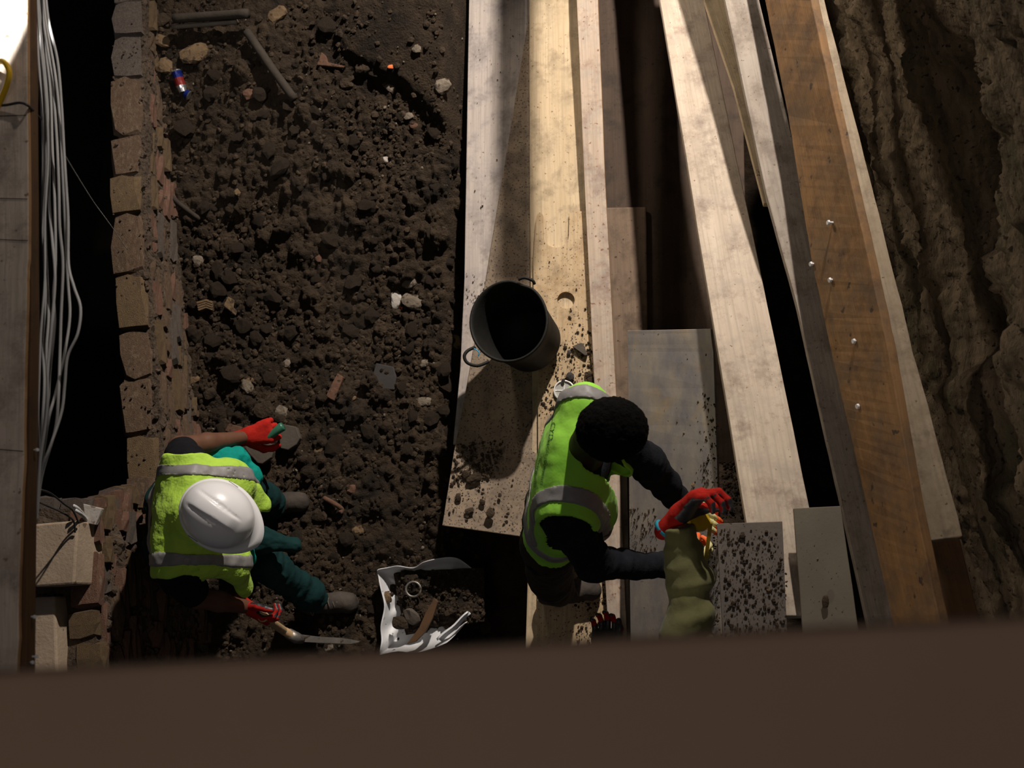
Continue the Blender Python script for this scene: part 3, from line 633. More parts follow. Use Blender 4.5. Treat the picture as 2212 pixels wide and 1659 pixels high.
tag(mesh('cable', v, f, M['cable_yellow'], smooth=True), 'thick yellow cable looping onto the pale left plank', 'cable')
v, f = tube(path_px([(-20, 228, 2.607), (12, 227, 2.608), (42, 222, 2.612), (60, 228, 2.612), (74, 242, 2.56), (88, 258, 2.53)]), .0036, 8)
tag(mesh('cable', v, f, M['cable_black'], smooth=True), 'thin dark cable crossing the pale left plank', 'cable')
v, f = tube(path_px([(140, 335, 2.46), (170, 385, 2.2), (205, 440, 1.9), (243, 492, 1.6), (275, 540, 1.2)]), .0014, 6)
tag(mesh('wire', v, f, M['cable_grey'], smooth=True), 'single thin wire slanting down into the black pit', 'wire')
for pts, lb in (([(76, 1082, 1.5), (100, 1092, 1.35), (130, 1105, 1.28), (158, 1124, 1.2), (162, 1150, 1.17)], 'lower of two dark cables curving over the squared block'), ([(88, 1058, 1.5), (110, 1066, 1.4), (140, 1090, 1.3), (158, 1104, 1.22), (170, 1130, 1.17)], 'upper of two dark cables curving over the squared block')):
    v, f = tube(path_px(pts), .0036, 8)
    tag(mesh('cable', v, f, M['cable_black'], smooth=True), lb, 'cable')
for k, lb in enumerate(('longer grey cable stub beside the white tile shard', 'shorter grey cable stub beside the white tile shard')):
    v, f = tube(path_px([(158 + 5 * k, 1092 + 10 * k, 1.2), (168 + 4 * k, 1098 + 10 * k, 1.18), (180 + 2 * k, 1112 + 5 * k, 1.12), (190, 1130, 1.04)]), .0065, 8)
    tag(mesh('cable', v, f, M['cable_grey'], smooth=True), lb, 'cable')
sh = block_px('tile_shard', [(184, 1130), (206, 1134), (220, 1098), (179, 1088)], 1.08, 1.06, M['white_stone'], None, .003)
tag(sh, 'white broken tile shard on the brick wall beside the squared block', 'tile')

# ================================================================== STONES AND RUBBLE
def blob(seed, sub=1, rough=0.28, flat=1.0):
    bm = bmesh.new(); bmesh.ops.create_icosphere(bm, subdivisions=sub, radius=1.0)
    vs = np.array([v.co for v in bm.verts]); n = 1 + rough * fbm(vs * 1.3 + seed * 7.7, 2) * 1.6 + rough * .5 * fbm(vs * 3.1 + seed, 1)
    vs = vs * n[:, None]; vs = np.clip(vs, -.95, .95); vs[:, 2] *= flat
    fs = [tuple(v.index for v in f.verts) for f in bm.faces]; bm.free()
    return vs, fs
BLOBS = [blob(i, 2, .32, random.uniform(.6, .95)) for i in range(14)]
CLODM = []
for i, (vs, fs) in enumerate(BLOBS):
    me = bpy.data.meshes.new('clod'); me.from_pydata(vs.tolist(), [], fs); me.materials.append(M['clod']); CLODM.append(me)
def rot_rand(r_): return (r_.uniform(-.5, .5), r_.uniform(-.5, .5), r_.uniform(0, 6.28))
# named stones -----------------------------------------------------------
def stone(px, py, wpx, hpx, matl, label, name='stone', rot=0.0, zf=.7, up=0.0, cat='stone', seed=None, sink=.35):
    c = G(px, py); D = np.linalg.norm(EYE - c); s = D / FPX
    vs, fs = BLOBS[(seed if seed is not None else int(px + py)) % len(BLOBS)]
    a, b = wpx * s / 2, hpx * s / 2; h = min(a, b) * zf
    vv = vs * [a, b, h]; ca, sa = math.cos(rot), math.sin(rot)
    vv = np.c_[vv[:, 0] * ca - vv[:, 1] * sa, vv[:, 0] * sa + vv[:, 1] * ca, vv[:, 2]] + c + [0, 0, h * (1 - sink * 1.2) + up]
    o = mesh(name, vv, fs, matl); return tag(o, label, cat)
STONES = [
    (885, 610, 38, 30, 'pale_stone', 'pale lumpy stone near the planks, upper of the light cluster', 0.2),
    (893, 654, 56, 34, 'pale_stone', 'grey white brick chunk in the light cluster near the planks', -0.2),
    (858, 650, 30, 40, 'white_stone', 'whitish mortar lump with a pink stain left of the brick chunk', 0.3),
    (866, 667, 11, 10, 'orange_bit', 'tiny orange chip resting against the whitish mortar lump', 0),
    (432, 564, 30, 22, 'pale_stone', 'pale hollow lump near the left wall', -0.5),
    (575, 888, 48, 40, 'clod', 'big rounded brown stone just above the red-gloved hand', 0.3),
    (612, 890, 34, 24, 'pale_stone', 'greyish stone right of the big rounded brown stone', -0.4),
    (622, 784, 18, 24, 'pale_stone', 'small beige stone in the middle of the rubble', 0),
    (455, 852, 30, 26, 'clod', 'round grey brown stone close to the left wall foot', 0.4),
    (420, 822, 28, 16, 'tan_stone', 'tan flat stone beside the left wall foot', 0.2),
    (690, 558, 16, 20, 'rust_stone', 'small pink brown pebble alone on fine soil', 0),
    (833, 346, 16, 14, 'white_stone', 'white fragment in the upper middle of the earth', 0),
    (632, 480, 36, 24, 'clod', 'flat brown stone in the upper middle of the earth', 0.1),
    (425, 118, 64, 44, 'tan_stone', 'large ochre stone block above the crushed can', 0.5),
    (360, 146, 40, 36, 'tan_stone', 'yellowish stone left of the crushed can', 0.2),
    (355, 92, 44, 26, 'tan_stone', 'long brown stone near the top of the left wall', -0.5),
    (350, 48, 56, 34, 'clod', 'dark square-ish stone in the upper left corner of the earth', 0.1),
    (540, 205, 24, 24, 'rust_stone', 'orange brown stone below the slanting pipe', 0.3),
    (600, 35, 46, 30, 'tan_stone', 'ochre stone near the top edge left of the flat earth', 0.7),
    (958, 190, 40, 40, 'pale_stone', 'pale angular cracked stone at the edge of the flat earth', 0.6),
    (842, 190, 36, 18, 'pale_stone', 'oblong pale stone under the earth ledge', -0.9),
    (842, 176, 12, 9, 'orange_bit', 'bright orange chip beside the oblong pale stone', 0),
    (844, 145, 13, 9, 'orange_bit', 'bright orange chip on top of the earth ledge', 0),
    (884, 252, 24, 18, 'pale_stone', 'small whitish stone in the hollow under the ledge', 0.5),
    (896, 272, 20, 18, 'rust_stone', 'reddish round stone in the hollow under the ledge', 0),
    (786, 150, 36, 30, 'clod', 'rough round stone beside the upper hollow', 0.1),
    (750, 182, 30, 26, 'clod', 'grey brown rounded stone left of the hollow', 0.4),
    (902, 108, 22, 20, 'pale_stone', 'grey angular stone set in the flat earth', 0.2),
    (970, 8, 12, 14, 'white_stone', 'small white stone at the top beside the plank', 0),
    (693, 1113, 40, 34, 'clod', 'large dark crumbly clod right of the worker knee', 0),
    (775, 1146, 26, 22, 'tan_stone', 'broken yellowish shell-shaped lump right of the crumbly clod', 0.4),
    (670, 1027, 10, 14, 'white_stone', 'small white chip right of the flat slates', 0.4),
    (760, 1058, 22, 22, 'rust_stone', 'round terracotta lump right of the flat slates', 0),
    (690, 972, 34, 16, 'tan_stone', 'splintered yellow lump above the flat slates', 0.6),
    (618, 1148, 20, 12, 'rust_stone', 'reddish pebble under the jacket cuff', 0.2),
    (918, 786, 22, 18, 'pale_stone', 'pale pebble beside the dark tile', 0.1),
    (918, 868, 34, 22, 'pale_stone', 'mottled stone near the shadow of the planks', 0.2),
    (770, 830, 34, 24, 'clod', 'round brown clod below the brown wood block', 0.3),
    (756, 860, 40, 22, 'tan_stone', 'layered tan stone below the brown wood block', 0.1),
    (852, 797, 12, 12, 'white_stone', 'white chip on the corner of the dark tile', 0),
    (862, 762, 8, 22, 'white_stone', 'thin white sliver above the dark tile', 0.1),
    (540, 823, 40, 14, 'tan_stone', 'flat tan shard low in the middle rubble', 0.1),
    (537, 836, 26, 34, 'pale_stone', 'pale upright stone low in the middle rubble', 0.4),
    (988, 738, 22, 36, 'tan_stone', 'ochre lump of rock peeping out beside the bucket', 0.2),
    (1050, 1350, 34, 40, 'clod', 'single rounded stone in the dark right of the white bag', 0.3),
    (712, 1400, 22, 14, 'pale_stone', 'pale stone by the point of the pick', 0.5),
]
for (px, py, a, b, mn, lb, rt) in STONES:
    stone(px, py, a, b, M[mn], lb, rot=rt)
# squared fragments
def slab(name, quad, th, matl, label, cat='stone', lift=0.02, bev=.004, tilt=0.0):
    c = G(*np.mean(quad, 0)); top = [P(a, b, c[2] + lift + tilt * i) for i, (a, b) in enumerate(quad)]
    n = len(top); bot = [t - np.array([0, 0, th]) for t in top]; v = top + bot
    ar = sum(top[i][0] * top[(i + 1) % n][1] - top[(i + 1) % n][0] * top[i][1] for i in range(n))
    f = [tuple(range(n)), tuple(reversed(range(n, 2 * n)))] + [(i, i + n, (i + 1) % n + n, (i + 1) % n) for i in range(n)]
    if ar < 0: f = [tuple(reversed(q)) for q in f]
    return tag(bevel(mesh(name, v, f, matl), bev, 2), label, cat)
slab('slate', [(526, 962), (538, 952), (585, 958), (591, 975), (586, 988), (566, 1002), (556, 1000), (536, 978)], .03, M['slate'], 'flat grey slate with a rounded end under the red-gloved hand', lift=.09)
slab('slate', [(604, 955), (602, 930), (612, 916), (640, 922), (648, 946), (640, 960), (622, 972), (606, 968)], .035, M['slate'], 'larger flat grey slate right of the red-gloved hand', lift=.07)
slab('tile', [(806, 806), (812, 784), (850, 792), (856, 815), (852, 842), (816, 840)], .02, M['dark_tile'], 'dark angular tile lying in the rubble', 'tile', .03)
slab('wood_block', [(703, 856), (728, 806), (742, 814), (722, 866)], .03, M['rust_stone'], 'brown wood block lying slantwise in the rubble', 'wood', .05, tilt=-.006)
slab('brick_shard', [(485, 930), (494, 915), (523, 922), (516, 944)], .05, M['rust_stone'], 'angular brown brick shard above the worker forearm', lift=.05)
slab('brick_shard', [(514, 938), (530, 916), (552, 930), (545, 942)], .04, M['clod'], 'squared grey brick shard left of the gloved wrist', lift=.04)
slab('tile_shard', [(684, 140), (694, 112), (704, 120), (708, 134), (746, 142), (742, 146)], .02, M['rust_stone'], 'thin brown tile shard in the upper hollow', 'tile', .03)
for k in range(4):
    pass
hb = empty('hollow_brick_shard', G(442, 656)); tag(hb, 'ridged yellow hollow brick shard near the left wall', 'brick')
for k in range(4):
    c = G(442, 656); top = [P(a, b, c[2] + .035 - .003 * k) for a, b in ((424 + k, 652 + k * 5), (446, 646 + k * 5), (460, 651 + k * 5), (458, 655 + k * 5), (445, 650 + k * 5), (426 + k, 656 + k * 5))]
    v = top + [t - np.array([0, 0, .03]) for t in top]; n = 6
    mesh('rib', v, [tuple(reversed(range(n))), tuple(range(n, 2 * n))] + [((i + 1) % n, (i + 1) % n + n, i + n, i) for i in range(n)], M['brick_ochre'], hb)
slab('leaf_scrap', [(482, 660), (492, 640), (506, 648), (504, 664), (512, 672), (508, 682), (500, 674)], .008, M['tan_stone'], 'ragged orange tan scrap right of the ridged brick shard', 'scrap', .05)
slab('leaf_scrap', [(505, 412), (512, 406), (520, 416), (516, 424), (508, 420)], .006, M['tan_stone'], 'small orange scrap on the upper soil', 'scrap', .04)
# poles, sticks
def stick(name, pts, rr, matl, label, cat='pole', seg=9):
    v, f = tube(smooth_path([np.array(p) for p in pts], 4), rr, seg)
    return tag(mesh(name, v, f, matl, smooth=True), label, cat)
stick('pipe', [G(533, 68, .05), G(585, 145, .05), G(636, 215, .04)], .022, M['old_stick'], 'dark pipe slanting down across the upper earth', 'pipe')
stick('pole', [G(374, 40, .10), G(440, 36, .10), G(536, 29, .10)], .024, M['old_stick'], 'thick dark pole lying across the top of the earth', 'pole')
stick('pole', [G(372, 58, .05), G(440, 53, .05), G(512, 47, .05)], .013, M['conduit'], 'thin pale-tipped pole below the thick dark one', 'pole')
stick('stick', [G(356, 408, .03), G(385, 438, .03), G(432, 474, .02)], [.012] * 9, M['old_stick'], 'charred stick with pale tip beside the left wall', 'stick')
stick('root_stick', [G(700, 1076, .04), G(722, 1088, .05), G(738, 1100, .03), G(734, 1108, .03)], [.012] * 13, M['rust_stone'], 'short red brown root above the dark clod', 'stick')
# crushed can
cn = empty('drink_can', G(392, 185)); tag(cn, 'crushed blue, red and silver drink can by the left wall', 'can')
a, b, c = G(381, 154, .035), G(389, 180, .03), G(396, 200, .03); e = G(408, 206, .03)
for nm, p, q_, r1, r2, mn in (('can_base', a - (b - a) * .12, a, .020, .026, 'can_silver'), ('can_band', a, a * .45 + b * .55, .026, .026, 'can_blue'), ('can_band', a * .45 + b * .55, b * .75 + c * .25, .026, .026, 'can_red'), ('can_body', b * .75 + c * .25, c, .026, .020, 'can_silver'), ('can_band', c + (e - c) * .35, e, .022, .026, 'can_blue'), ('can_lid', e, e + (e - c) * .12, .026, .020, 'can_silver')):
    v, f = tube([p, p * .5 + q_ * .5, q_], [r1, (r1 + r2) / 2 * .97, r2], 16); mesh(nm, v, f, M[mn], cn, smooth=False)
# individual clods -------------------------------------------------------
r = random.Random(21); placed = 0; tries = 0; CLODS = []
CL = 'rough dark brown clod of earth among the rubble on the trench floor'
occupied = [(s[0], s[1], max(s[2], s[3]) / 2) for s in STONES] + [(560, 975, 45), (626, 945, 40), (830, 812, 35), (722, 836, 35)]
while placed < 285 and tries < 9000:
    tries += 1
    px, py = r.uniform(330, 985), r.uniform(60, 1395)
    if px < 385 + .04 * (py - 600) and py > 300: continue
    if px < 345: continue
    dens = 1.0 if 520 < py < 960 else (.55 if 180 < py < 330 and px < 760 else .28)
    if py < 150 and px > 700: dens = .06
    if r.random() > dens: continue
    if 300 < px < 800 and 960 < py < 1390 and (px < 560 or (px - 560) * .9 + 1130 < py): 
        if px < 640: continue
    if 805 < px < 1030 and 1190 < py < 1430: continue
    s = 7 + 17 * r.random() ** 3
    if any(math.hypot(px - a, py - b) < c + s * .6 for a, b, c in occupied): continue
    occupied.append((px, py, s * .7)); c = G(px, py); D = np.linalg.norm(EYE - c); rad = s * D / FPX
    o = bpy.data.objects.new('clod', r.choice(CLODM)); COL.objects.link(o)
    sx, sy, szz = rad * r.uniform(.8, 1.25), rad * r.uniform(.75, 1.1), rad * r.uniform(.65, 1.0)
    o.scale = (sx, sy, szz); o.location = (c[0], c[1], c[2] + szz * .45); o.rotation_euler = rot_rand(r)
    o['category'] = 'clod'; o['group'] = 'earth clods on the trench floor'; CLODS.append((px, py, s, o)); placed += 1
ANCH = [(x_[0], x_[1], 'the ' + x_[5]) for x_ in STONES] + [(560, 975, 'the flat grey slate with a rounded end'), (626, 945, 'the larger flat grey slate'), (830, 812, 'the dark angular tile'), (722, 836, 'the brown wood block'), (395, 185, 'the crushed drink can'), (585, 145, 'the dark slanting pipe'), (395, 440, 'the charred stick'), (442, 656, 'the ridged hollow brick shard'), (500, 662, 'the ragged orange tan scrap'), (910, 1310, 'the white rubble bag'), (720, 1090, 'the red brown root'), (740, 1310, 'the worker boot'), (715, 1385, 'the pick blade'), (512, 415, 'the small orange scrap')]
bins = {}
for (px, py, s, o) in CLODS:
    k_ = min(range(len(ANCH)), key=lambda i: math.hypot(px - ANCH[i][0], py - ANCH[i][1])); dx, dy = px - ANCH[k_][0], py - ANCH[k_][1]
    dr = ('right of', 'below and right of', 'below', 'below and left of', 'left of', 'above and left of', 'above', 'above and right of')[int(round(math.atan2(dy, dx) / (math.pi / 4))) % 8]
    bins.setdefault((k_, dr), []).append((math.hypot(dx, dy), s, o))
for (k_, dr), lst in bins.items():
    lst.sort(key=lambda t: t[0]); tot = len(lst)
    for i, (_, s, o) in enumerate(lst):
        rank = '' if tot == 1 else ('nearest ' if i == 0 else ('second ' if i == 1 else ('third ' if i == 2 else ('fourth ' if i == 3 else ('fifth ' if i == 4 else 'sixth ')))))
        w_ = ANCH[k_][2].split(); lab = (rank + 'earth clod ' + dr + ' ' + ANCH[k_][2]).split()
        o['label'] = ' '.join(lab[:16])
# countless pebbles ------------------------------------------------------
ICO = [blob(50 + i, 1, .30, .8) for i in range(10)]
def pebbles(name, pts, rads, matl, label, parent=None):
    V_, F_, o = [], [], 0
    for (p, rad) in zip(pts, rads):
        vs, fs = ICO[RNG.integers(10)]
        t = RNG.random() * 6.28; ca, sa = math.cos(t), math.sin(t); s = rad * RNG.uniform(.7, 1.3, 3)
        vv = vs * s; vv = np.c_[vv[:, 0] * ca - vv[:, 1] * sa, vv[:, 0] * sa + vv[:, 1] * ca, vv[:, 2]] + p
        V_.append(vv); F_ += [(a + o, b + o, c + o) for a, b, c in fs]; o += len(vs)
    ob = mesh(name, np.concatenate(V_), F_, matl, parent)
    ob['kind'] = 'stuff'
    if label: ob['label'] = label
    return ob
N = 8500
x = RNG.uniform(-2.62, -0.95, N * 2); yv_ = RNG.uniform(-.7, 3.1, N * 2)
keep = (x > wall_x(yv_) + .02); dn = np.clip(.45 + 1.2 * fbm(np.c_[x, yv_, x * 0] * 2.3 + 40, 2), .08, 1)
keep &= RNG.random(N * 2) < dn
x, yv_ = x[keep][:N], yv_[keep][:N]
rd = .0045 + .014 * RNG.random(len(x)) ** 3
zg = ground(x, yv_)
pebbles('rubble', np.c_[x, yv_, zg + rd * .3], rd, M['clod'], 'small crumbs and pebbles scattered over the earth')
m2 = RNG.random(len(x)) < .035
pebbles('rubble', np.c_[x[m2] + .03, yv_[m2] + .02, ground(x[m2] + .03, yv_[m2] + .02) + .004], np.full(m2.sum(), .006) * RNG.uniform(.5, 1.3, m2.sum()), M['pale_stone'], 'tiny pale chips scattered over the earth')

pebbles('mortar_crumbs', MORTAR_CRUMBS[0], MORTAR_CRUMBS[1], M['mortar'], None, core)
_n = 1100
_y = RNG.uniform(YT0, YT1, _n); _z = RNG.uniform(0, 1.02, _n)
pebbles('mortar_crumbs', np.c_[wall_x(_y) + RNG.uniform(-.02, .010, _n), _y, _z], .004 + .02 * RNG.random(_n) ** 2.5, M['mortar'], None, core2)
# dirt lying on the boards -----------------------------------------------
def dirt_px(label, regions, z, parent=None, rmin=.0018, rmax=.008, mn='clod'):
    pts, rads = [], []
    for (quad, n) in regions:
        q_ = np.array(quad, float)
        for _ in range(n):
            u, v_ = RNG.random(), RNG.random()
            a = q_[0] * (1 - u) + q_[1] * u; b = q_[3] * (1 - u) + q_[2] * u; pp_ = a * (1 - v_) + b * v_
            rad = rmin + (rmax - rmin) * RNG.random() ** 4
            zz = z(pp_) if callable(z) else z
            pts.append(P(pp_[0], pp_[1], zz + rad * .4)); rads.append(rad)
    return pebbles('loose_dirt', pts, rads, M[mn], label, parent)
dirt_px('dark crumbs scattered round the white grate on the yellow board', [([(1195, 745), (1285, 735), (1292, 860), (1160, 900)], 420), ([(1175, 860), (1230, 860), (1200, 1060), (1165, 1060)], 140), ([(1215, 660), (1270, 660), (1285, 745), (1215, 745)], 40), ([(1240, 1240), (1315, 1240), (1320, 1400), (1245, 1400)], 330), ([(1180, 470), (1250, 480), (1265, 640), (1160, 640)], 18)], .233)
dirt_px('earth heaped on the free end of the dusty plank', [([(985, 960), (1090, 950), (1060, 1030), (975, 1050)], 420), ([(970, 1030), (1110, 1030), (1115, 1120), (965, 1120)], 70)], lambda p: .222 + .05 * min(max((p[1] - 980) / 155, 0), 1), rmax=.010)
def plate_z(p):
    t = (p[0] - 1356) / 185.0; k_ = min(max((p[1] - 714) / 400, 0), 1.5)
    return (.42 + .022 * k_) * (1 - t) + (.82 + .05 * k_) * t + .001
dirt_px('dirt along the right edge of the grey plate', [([(1505, 850), (1548, 850), (1556, 1120), (1500, 1120)], 260), ([(1400, 1010), (1550, 1010), (1550, 1100), (1400, 1100)], 70), ([(1420, 720), (1540, 720), (1548, 1010), (1400, 1010)], 30), ([(1360, 1090), (1420, 1100), (1420, 1220), (1362, 1220)], 160), ([(1510, 1150), (1556, 1150), (1560, 1400), (1500, 1400)], 260)], plate_z)
dirt_px('dirt scattered over the grey formwork panel', [([(1555, 1140), (1680, 1150), (1695, 1230), (1555, 1235)], 260), ([(1562, 1230), (1700, 1230), (1700, 1400), (1566, 1400)], 620)], lambda p: 1.252 + .05 * (p[1] - 1131) / 309, rmin=.0012, rmax=.007)
dirt_px('few crumbs on the olive panel', [([(1725, 1110), (1800, 1110), (1835, 1390), (1745, 1390)], 40)], lambda p: 1.302 + .04 * (p[1] - 1098) / 342, rmin=.001, rmax=.0035, mn='panel_olive')
dirt_px('dark crumbs on the mauve plank edge', [([(1005, 590), (1060, 590), (1040, 660), (1003, 660)], 60), ([(1020, 40), (1130, 40), (1080, 500), (1010, 500)], 40)], .168, rmax=.005)
dirt_px('earth in the gap beside the grey plate', [([(1560, 1000), (1600, 1000), (1612, 1120), (1560, 1120)], 300)], .10, rmin=.003, rmax=.012)
def board_stone(px, py, wpx, hpx, z, label, mn='clod', rt=0.0, seed=0, zf=.8):
    s = (5.0 - z) * 1.02 / FPX; vs, fs = BLOBS[seed % len(BLOBS)]; a, b = wpx * s / 2, hpx * s / 2; h = min(a, b) * zf
    vv = vs * [a, b, h]; ca, sa = math.cos(rt), math.sin(rt)
    vv = np.c_[vv[:, 0] * ca - vv[:, 1] * sa, vv[:, 0] * sa + vv[:, 1] * ca, vv[:, 2]] + P(px, py, z + h * .75)
    tag(mesh('stone', vv, fs, M[mn]), label, 'stone')
for a in ((1025, 1033, 36, 22, .24, 'largest stone in the earth on the dusty plank end', 'clod', .5, 3), (1006, 1024, 18, 18, .235, 'smaller stone left of the largest on the dusty plank', 'clod', .1, 5), (1060, 1108, 22, 26, .262, 'dark clod near the corner of the dusty plank end', 'clod', .2, 6), (1014, 1104, 22, 14, .258, 'low crumbled clod on the pale end of the dusty plank', 'clod', .3, 7),
          (1042, 1085, 14, 14, .25, 'round clod in the middle of the dusty plank end', 'clod', 0, 8), (990, 1074, 14, 18, .25, 'left brown clod at the edge of the dusty plank end', 'clod', 0, 9),
          (1232, 812, 20, 18, .235, 'dark lump just above the white grate', 'dark_tile', .2, 2), (1272, 809, 20, 14, .235, 'brown chip right of the white grate, upper one', 'clod', .1, 4), (1276, 822, 18, 16, .235, 'brown chip right of the white grate, lower one', 'clod', .5, 1), (1229, 762, 10, 12, .235, 'small pebble left of the triangular stone', 'dark_tile', .2, 10),
          (1498, 1048, 10, 10, plate_z((1498, 1048)), 'tan pebble on the lower part of the grey plate', 'tan_stone', 0, 2), (1480, 935, 10, 9, plate_z((1480, 935)), 'light pebble in the middle of the grey plate', 'pale_stone', 0, 3), (1465, 910, 9, 9, plate_z((1465, 910)), 'grey pebble with a sharp shadow on the plate', 'slate', 0, 4),
          (1783, 1300, 14, 26, 1.335, 'long dark clod on the olive panel', 'clod', 0, 5), (1604, 1158, 16, 13, 1.255, 'round clod at the top of the dirty panel', 'clod', 0, 6), (1660, 1275, 8, 7, 1.275, 'pale grit on the dirty panel', 'tan_stone', 0, 7)):
    board_stone(*a)
def plate_px(name, poly, z, th, matl, label, cat, bev=.002):
    top = [P(a, b, z) for a, b in poly]; n = len(top); v = top + [t - np.array([0, 0, th]) for t in top]
    ar = sum(top[i][0] * top[(i + 1) % n][1] - top[(i + 1) % n][0] * top[i][1] for i in range(n))
    f = [tuple(range(n)), tuple(reversed(range(n, 2 * n)))] + [(i, i + n, (i + 1) % n + n, (i + 1) % n) for i in range(n)]
    if ar < 0: f = [tuple(reversed(q)) for q in f]
    return tag(bevel(mesh(name, v, f, matl), bev, 2), label, cat)
plate_px('stone_flake', [(1236, 748), (1254, 740), (1260, 742), (1269, 766), (1264, 768)], .256, .022, M['slate'], 'triangular grey stone flake on the notched board', 'stone')

# ================================================================== WHITE GRATE
gc = P(1219, 844, .236); gr_ = .0485
gt = empty('drain_grate', gc); tag(gt, 'round white plastic drain grate lying on the dirty yellow board', 'grate')
vs, fs = [], []
for k in range(40):
    a = 2 * math.pi * k / 40; gap = 1.0
    for (rr, zz) in ((gr_, 0), (gr_, .010), (gr_ - .005, .012), (gr_ - .007, .006), (gr_ - .007, 0)):
        vs.append(gc + np.array([rr * math.cos(a), rr * math.sin(a), zz]))
for k in range(40):
    for j in range(5):
        a, b = k * 5 + j, k * 5 + (j + 1) % 5; c, d = ((k + 1) % 40) * 5 + j, ((k + 1) % 40) * 5 + (j + 1) % 5
        fs.append((a, c, d, b))
mesh('rim', vs, fs, M['white_plastic'], gt)
for ax in (0, 1):
    vs, fs = [], []
    for k in range(-8, 9):
        t = k * .0051; hl = math.sqrt(max(gr_ ** 2 - t * t, 0)) - .005
        if hl <= 0: continue
        wd = .0011 if k else .0022; ht = .004 if k else .007
        lo = (-wd, -hl) if ax == 0 else (-hl, -wd); hi = (wd, hl) if ax == 0 else (hl, wd)
        ox, oy = (t, 0) if ax == 0 else (0, t)
        v, f = boxv(gc[0] + ox + lo[0], gc[0] + ox + hi[0], gc[1] + oy + lo[1], gc[1] + oy + hi[1], gc[2] + .001, gc[2] + ht)
        n = len(vs); vs += v; fs += [tuple(i + n for i in q) for q in f]
    o = mesh('grid_bars', vs, fs, M['white_plastic'], gt); o['kind'] = 'stuff'
board_stone(1217, 822, 9, 9, .245, 'dark crumb lying on the rim of the white grate', 'dark_tile', 0, 2)
board_stone(1211, 852, 6, 7, .240, 'dark crumb lying inside the white grate', 'dark_tile', 0, 3)

# ================================================================== BUCKET
bt = empty('rubble_bucket', P(1150, 745, .21)); tag(bt, 'black rubber builder bucket standing on the plywood planks', 'bucket')
rimc, basec = P(1097, 692, .545), P(1150, 742, .252)
ax = nrm(rimc - basec); e1 = nrm(np.cross(ax, [0, 1, .1])); e2 = np.cross(ax, e1)
s_r = 94 * 4.52 / FPX; nseg = 64; prof = [(0, 0.0), (.135, 0.0), (.142, .012), (.150, .10), (.162, .20), (s_r - .008, .31), (s_r + .002, .318), (s_r + .006, .326), (s_r + .001, .332), (s_r - .006, .328), (s_r - .012, .31), (.156, .20), (.144, .10), (.134, .022), (0, .018)]
H = np.linalg.norm(rimc - basec); vs, fs = [], []
for (rr, hh) in prof:
    for k in range(nseg):
        t = 2 * math.pi * k / nseg; d_ = math.cos(t) * e1 + math.sin(t) * e2
        q_ = basec + ax * (hh / .332 * H)
        u = hh / .332
        # rim pulled out of round near the two grips
        ang = math.atan2(d_[1], d_[0]); dent = .012 * u ** 3 * (math.cos(2 * (ang - 2.2))) - .010 * u ** 4 * math.exp(-((ang - 1.25) / .22) ** 2)
        vs.append(q_ + d_ * max(rr + dent * (rr > .01), 0))
for i in range(len(prof) - 1):
    for k in range(nseg):
        k2 = (k + 1) % nseg
        fs.append((i * nseg + k, i * nseg + k2, (i + 1) * nseg + k2, (i + 1) * nseg + k))
bo = mesh('body', vs, fs, M['rubber'], bt, smooth=True)
if True:
    p = [np.array(vs[k]) for k in fs[3 * nseg]]
    if np.dot(np.cross(p[1] - p[0], p[2] - p[0]), p[0] - (basec + ax * .1)) < 0: bo.data.flip_normals()
hp = [P(1056, 781, .53), P(1032, 790, .545), P(1010, 784, .555), P(1003, 770, .56), P(1010, 758, .555), P(1026, 750, .54)]
v, f = tube(smooth_path(hp, 6), .0075, 8); mesh('handle', v, f, M['rubber'], bt, smooth=True)
hp = [P(1120, 604, .545), P(1133, 600, .55), P(1150, 606, .545), P(1155, 614, .535)]
v, f = tube(smooth_path(hp, 5), .007, 8); mesh('handle', v, f, M['rubber'], bt, smooth=True)
v, f = tube(smooth_path([P(1022, 752, .546), P(1031, 757, .549), P(1035, 763, .548), P(1033, 769, .545)], 5), .0028, 6); mesh('rope_end', v, f, M['blue_plastic'], bt, smooth=True)['label'] = 'bright blue cord end on the bucket grip'

# ================================================================== WHITE BAG OF SPOIL
bgc = G(910, 1320)
bag = empty('rubble_bag', bgc); tag(bag, 'torn white plastic rubble bag half filled with earth', 'bag')
outline = [(819, 1416), (823, 1390), (822, 1360), (826, 1330), (830, 1305), (823, 1280), (818, 1250), (814, 1232), (835, 1226), (860, 1222), (892, 1226), (915, 1214), (945, 1206), (980, 1204), (1002, 1214), (1030, 1240), (1036, 1280), (1026, 1325), (1005, 1348), (975, 1380), (955, 1394), (900, 1411), (860, 1408)]
zr = [.12, .13, .12, .13, .12, .13, .12, .14, .12, .13, .10, .14, .16, .15, .10, .03, .02, .03, .10, .15, .16, .13, .12]
ring = smooth_path([P(a, b, bgc[2] + h) for (a, b), h in zip(outline + outline[:1], zr + zr[:1])], 4)[:-1]
nr = len(ring); cen = np.mean(ring, 0); cen[2] = bgc[2] + .01
levels = [(1.0, 0), (.985, .012), (.93, .055), (.85, .085), (.72, .10), (.5, .115), (.25, .12)]
vs = []
for (s, drop) in levels:
    for k, p in enumerate(ring):
        q_ = cen + (p - cen) * s; q_[2] = max(p[2] - drop - .006 * math.sin(k * .9 + s * 9), bgc[2] + .004)
        vs.append(q_)
fs = []
for i in range(len(levels) - 1):
    for k in range(nr):
        k2 = (k + 1) % nr; fs.append((i * nr + k, i * nr + k2, (i + 1) * nr + k2, (i + 1) * nr + k))
fs.append(tuple((len(levels) - 1) * nr + k for k in range(nr)))
bo = mesh('bag_skin', vs, fs, M['bag'], bag, smooth=True)
sm = bo.modifiers.new('thick', 'SOLIDIFY'); sm.thickness = .003
